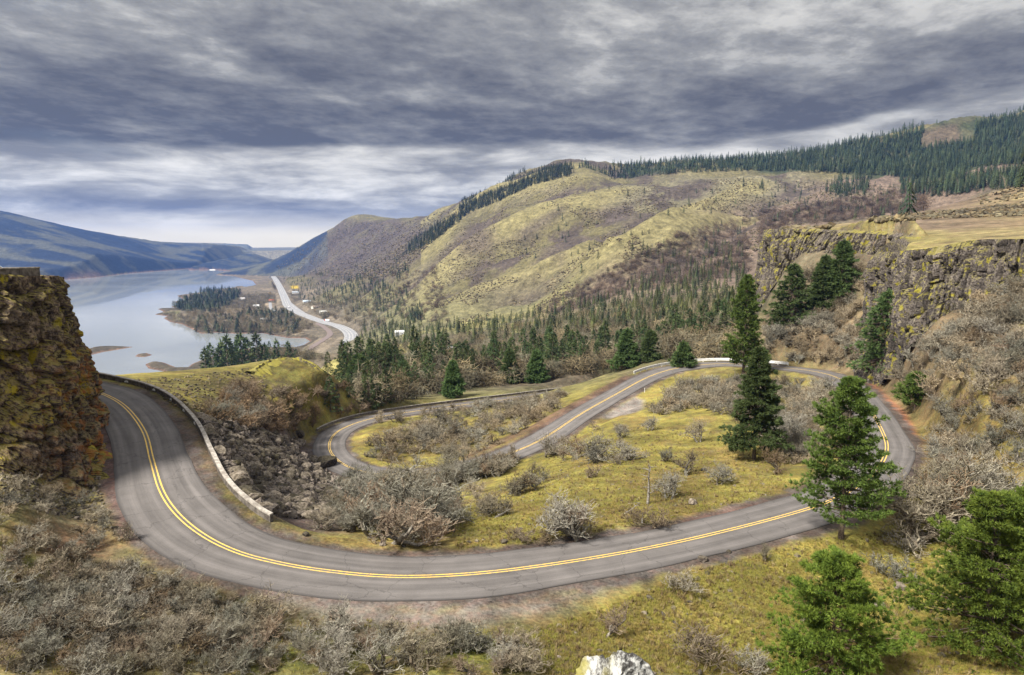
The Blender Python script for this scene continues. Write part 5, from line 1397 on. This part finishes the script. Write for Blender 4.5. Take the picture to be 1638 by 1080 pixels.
# white car parked behind the parapet, its nose just in view
def box(v0, v1):
    (x0, y0, z0), (x1, y1, z1) = v0, v1
    return np.array([(x, y, z) for z in (z0, z1) for x, y in ((x0, y0), (x1, y0), (x1, y1), (x0, y1))]), np.array([(0, 1, 5, 4), (1, 2, 6, 5), (2, 3, 7, 6), (3, 0, 4, 7), (4, 5, 6, 7), (3, 2, 1, 0)])
def car():
    m, T, b = mat('white_car_paint', .35); b.inputs['Base Color'].default_value = (.75, .76, .77, 1); b.inputs['Coat Weight'].default_value = .6
    mg, T2, b2 = mat('car_glass', .08); b2.inputs['Base Color'].default_value = (.03, .035, .04, 1)
    mt, T3, b3 = mat('tyre_rubber', .85); b3.inputs['Base Color'].default_value = (.02, .02, .02, 1)
    loc = P(-22, 425, r=101); zb = -3.6
    e = bpy.data.objects.new('parked_car', None); scn.collection.objects.link(e); e.location = (loc[0], loc[1], zb); e.rotation_euler = (0, 0, .1); tag(e, 'white parked car behind the viewpoint parapet, mostly out of view', 'car')
    prof = [(-2.1, .35), (-2.15, .8), (-1.9, .98), (-1.2, 1.02), (-.6, 1.45), (.7, 1.47), (1.35, 1.0), (2.05, .86), (2.15, .6), (2.12, .35)]
    V = [(x, y, z) for y in (-.85, .85) for x, z in prof]; n = len(prof)
    me = bpy.data.meshes.new('body'); me.from_pydata(V, [], [tuple(range(n)), tuple(range(2 * n - 1, n - 1, -1))] + [(i, i + n, (i + 1) % n + n, (i + 1) % n) for i in range(n)]); me.materials.append(m); me.update(); link('body', me, e)
    for (xa, za), (xb, zb_) in (((1.30, 1.05), (.76, 1.44)), ((-1.15, 1.07), (-.66, 1.42))):
        o_ = .012 if xa > 0 else -.012
        me = bpy.data.meshes.new('windscreen'); me.from_pydata([(xa + o_, -.72, za), (xa + o_, .72, za), (xb + o_, .66, zb_), (xb + o_, -.66, zb_)], [], [(0, 1, 2, 3)]); me.materials.append(mg); me.update(); link('windscreen', me, e)
    for x in (-1.35, 1.35):
        for y in (-.86, .86):
            S = [(x, y - .1, .33, x, y + .1, .33, .33, .33)]; v_, f_ = seg_mesh(S, 16)
            F_ = [tuple(q) for q in f_] + [tuple(range(16)), tuple(range(31, 15, -1))]
            me = bpy.data.meshes.new('wheel'); me.from_pydata([tuple(q) for q in v_], [], F_); me.materials.append(mt); me.update(); link('wheel', me, e)
car()
# reflector posts
def post(px, py, h, label):
    loc = at_px(px, py); v_, f_ = box((-.05, -.03, -.3), (.05, .03, h)); m_ = M_WHITE
    e = bpy.data.objects.new('marker_post', None); scn.collection.objects.link(e); e.location = tuple(loc); tag(e, label, 'post')
    link('post', mkmesh('post', v_, f_, [m_]), e)
    v_, f_ = box((-.065, -.045, h * .78), (.065, -.032, h * .95)); mr_, T, b = mat('reflector', .3); b.inputs['Base Color'].default_value = (.7, .68, .6, 1); link('reflector', mkmesh('reflector', v_, f_, [mr_]), e)
post(1027, 838, 1.2, 'thin pale marker post on the inner road verge'); post(1031, 628, 1.3, 'white marker post at the top of the gravel turnout')
# ------------------------------------------------------------------ houses and lorries far down by the river
def house(px, py, w, d, h, rz, roof, wallc, label, cat='house', name='house'):
    loc = at_px(px, py)
    if loc is None: return
    e = bpy.data.objects.new(name, None); scn.collection.objects.link(e); e.location = tuple(loc); e.rotation_euler = (0, 0, rz); tag(e, label, cat)
    mw_, T, b = mat('house_wall', .9); b.inputs['Base Color'].default_value = (*wallc, 1)
    mr_, T, b = mat('house_roof', .9); b.inputs['Base Color'].default_value = (*roof, 1)
    md_, T, b = mat('house_window', .2); b.inputs['Base Color'].default_value = (.04, .05, .06, 1)
    V = [(-w, -d, -2), (w, -d, -2), (w, d, -2), (-w, d, -2), (-w, -d, h), (w, -d, h), (w, d, h), (-w, d, h), (-w, 0, h + d * .5), (w, 0, h + d * .5)]
    me = bpy.data.meshes.new('wall'); me.from_pydata(V, [], [(0, 1, 5, 4), (2, 3, 7, 6), (1, 2, 6, 9, 5), (3, 0, 4, 8, 7)]); me.materials.append(mw_); me.update(); link('wall', me, e)
    o_ = .5; k = d + .5
    V = [(-w - o_, -k, h - .25), (w + o_, -k, h - .25), (w + o_, 0, h + d * .5 + .15), (-w - o_, 0, h + d * .5 + .15), (w + o_, k, h - .25), (-w - o_, k, h - .25)]
    V += [(x, y, z + .25) for x, y, z in V]
    me = bpy.data.meshes.new('roof'); me.from_pydata(V, [], [(0, 3, 2, 1), (3, 5, 4, 2), (6, 7, 8, 9), (9, 8, 10, 11), (0, 1, 7, 6), (4, 5, 11, 10), (1, 2, 8, 7), (2, 4, 10, 8), (3, 0, 6, 9), (5, 3, 9, 11)]); me.materials.append(mr_); me.update(); link('roof', me, e)
    for x in (-w * .5, w * .5):
        me = bpy.data.meshes.new('window'); me.from_pydata([(x - .8, -d - .03, 1), (x + .8, -d - .03, 1), (x + .8, -d - .03, 2.3), (x - .8, -d - .03, 2.3)], [], [(0, 1, 2, 3)]); me.materials.append(md_); me.update(); link('window', me, e)
house(473,469,14,7,4,.2,(.30,.32,.36),(.5,.5,.48),'grey roofed house right of the highway below the yellow field')
house(491,484,12,7,4,.5,(.42,.50,.58),(.55,.55,.55),'pale blue roofed house by the far side of the highway')
house(410,491,9,6,4,.1,(.60,.60,.60),(.6,.6,.58),'small white roofed house on the river flats')
house(422,513,8,6,4,.2,(.65,.65,.64),(.6,.6,.6),'small white house near the shore wood')
house(504,493,9,6,4,.8,(.30,.24,.20),(.6,.58,.52),'brown roofed house above the highway bend')
house(517,501,10,6,4,.4,(.55,.55,.52),(.6,.58,.55),'light house with a pale roof just above the highway')
house(434,482,9,6,3.5,.3,(.45,.13,.09),(.5,.42,.38),'red roofed house left of the highway')
house(388,479,9,6,3.5,.1,(.42,.40,.40),(.5,.5,.48),'grey house on the pale field of the peninsula')
house(724,561,4.5,3,2.6,.1,(.55,.58,.62),(.6,.6,.6),'pale roofed long house in the wood below the lowest road')
house(640,535,8,5,4,.1,(.5,.5,.5),(.55,.55,.55),'small grey house in the valley wood')
house(340,433,22,9,6,.1,(.5,.5,.5),(.6,.6,.58),'pale building on the far river bank')
def lorry(px, py, rz, c_, label):
    loc = P(px, py, z=-188.6)
    e = bpy.data.objects.new('lorry', None); scn.collection.objects.link(e); e.location = tuple(loc); e.rotation_euler = (0, 0, rz); tag(e, label, 'lorry')
    mb, T, b = mat('trailer_side', .6); b.inputs['Base Color'].default_value = (*c_, 1)
    mc, T, b = mat('lorry_cab', .5); b.inputs['Base Color'].default_value = (.45, .08, .06, 1)
    mt, T, b = mat('lorry_tyre', .9); b.inputs['Base Color'].default_value = (.02, .02, .02, 1)
    link('trailer', mkmesh('trailer', *box((-7, -1.25, 1.1), (7, 1.25, 4.1)), [mb]), e); link('cab', mkmesh('cab', *box((7.6, -1.2, .6), (10.4, 1.2, 3.6)), [mc]), e)
    for x in (-5.5, -4.2, 5, 9.2):
        for y in (-1.1, 1.1):
            v_, f_ = seg_mesh([(x, y - .15, .5, x, y + .15, .5, .5, .5)], 12); link('wheel', mkmesh('wheel', v_, f_, [mt]), e)
lorry(524, 513.5, 2.6, (.8, .8, .8), 'white lorry on the highway where it leaves the trees'); lorry(462, 492, 1.9, (.75, .74, .72), 'pale lorry in the middle of the straight highway')
# ------------------------------------------------------------------ grass tufts
def tuft(seed, n=9):
    g_ = np.random.default_rng(seed); V, F = [], []
    for i in range(n):
        a = g_.uniform(0, 6.28); b_ = g_.uniform(0, 6.28); r0 = g_.uniform(0, .35); L = g_.uniform(.5, 1.0); ln = g_.uniform(.2, .8); w = .05
        p_ = np.array([math.cos(b_) * r0, math.sin(b_) * r0, -.05]); d = np.array([math.cos(a), math.sin(a), 0]); s_ = np.array([-d[1], d[0], 0])
        i0 = len(V); V += [p_ - s_ * w, p_ + s_ * w, p_ + d * ln * L * .9 + [0, 0, L]]; F.append((i0, i0 + 1, i0 + 2))
    return np.array(V), np.array(F)
TUF = [tuft(i) for i in range(6)]
def grass_mat():
    m, T, b = mat('grass_blades', .8); g = T.n('ShaderNodeNewGeometry').outputs['Position']
    k = T.mr(T.noise(g, .9, 5.0, .6), .38, .62); k2 = T.mr(T.noise(g, 4.0, 3.0, .6), .35, .65)
    T.set(b.inputs['Base Color'], T.mix(T.m('MULTIPLY', k2, .6), T.mix(k, (.25, .225, .040), (.19, .125, .040)), (.15, .165, .03))); return m
GR = [(((840,1015),(1000,960),(1100,915),(1270,868),(1420,850),(1500,850),(1638,900),(1638,1079),(860,1079)), 26000), (((740,820),(860,730),(1020,680),(1240,700),(1270,790),(1100,825),(960,860),(860,878),(730,880)), 16000), (((0,880),(500,985),(850,1010),(850,1079),(0,1079)), 2600)]
gp = np.vstack([spots(p_, n, 30 + i, 5.6) for i, (p_, n) in enumerate(GR)])
gen = np.random.default_rng(44); V, F, _ = merge(TUF, gp, gen.uniform(.10, .36, len(gp)), gen, .15, .2)
link('grass', mkmesh('grass', V, F, [grass_mat()]), kind='stuff', label='yellow green winter grass tufts on the slopes by the road', cat='grass')
dg = np.vstack([spots(p_, 1300, 130 + i, 5.6) for i, p_ in enumerate((GR[0][0], GR[1][0]))])
V, F, _ = merge([tuft(20 + i, 16) for i in range(4)], dg, gen.uniform(.25, .65, len(dg)), gen, .2, .3)
m_dry, T, b = mat('dry_stalks', .9); g = T.n('ShaderNodeNewGeometry').outputs['Position']; T.set(b.inputs['Base Color'], T.mix(T.mr(T.noise(g, 2.0, 3.0, .6), .4, .6), (.10, .065, .035), (.27, .21, .10)))
link('dry_stalks', mkmesh('dry_stalks', V, F, [m_dry]), kind='stuff', label='brown dry stalks standing in the grass', cat='grass')
st_ = np.vstack([spots(p_, 420, 140 + i, 5.6) for i, p_ in enumerate((GR[0][0], GR[1][0]))])
V, F, Cc = merge(ROCKS1, st_, gen.uniform(.2, 1, len(st_)) ** 3 * .75 + .08, gen, .5, .3, np.stack([gen.uniform(.2, 1, len(st_)), gen.uniform(0, .8, len(st_)), np.zeros(len(st_))], 1))
link('field_stones', mkmesh('field_stones', V, F, [M_RUB], col=Cc), kind='stuff', label='small stones lying loose in the grass', cat='stones')
# gravel crumbs on the verges
gl = spots(((165,650),(190,700),(200,790),(250,870),(400,940),(650,985),(1000,925),(1270,850),(1270,780),(900,890),(650,890),(420,850),(160,800)), 3000, 51, 4.6)
dd_ = np.array([np.min((ROADC[:, 0] - q[0]) ** 2 + (ROADC[:, 1] - q[1]) ** 2) for q in gl]) ** .5; gl = gl[dd_ < 8]
V, F, Cc = merge(ROCKS1, gl, gen.uniform(.04, .20, len(gl)) ** 1.1, gen, .5, .3, np.stack([gen.uniform(.3, 1, len(gl)), gen.uniform(0, .3, len(gl)), np.zeros(len(gl))], 1))
link('verge_gravel', mkmesh('verge_gravel', V, F, [M_RUB], col=Cc), kind='stuff', label='loose stones scattered along the road verges', cat='gravel')
print('Z', Z.min(), Z.max(), 'oaks', tot, 'mid conifers', len(ms))
# ------------------------------------------------------------------ haze
hm = bpy.data.materials.new('haze'); hm.use_nodes = True; hn = hm.node_tree; hn.nodes.clear(); H = NT(hn)
pv = H.n('ShaderNodeVolumePrincipled'); pv.inputs['Color'].default_value = (.14, .34, .95, 1); pv.inputs['Density'].default_value = 4.2e-5; pv.inputs['Anisotropy'].default_value = .2
ho = H.n('ShaderNodeOutputMaterial'); H.set(ho.inputs['Volume'], pv.outputs[0])
zb_, zt_ = float(Z.min()) - 1, float(max(Z.max(), 0)) + 30
v_, f_ = box((-16500, -600, zb_ - 5), (16500, 16200, zt_))
if USE_HAZE: link('haze', mkmesh('haze', v_, f_, [hm]), kind='stuff', label='blue distance haze over the gorge', cat='haze')
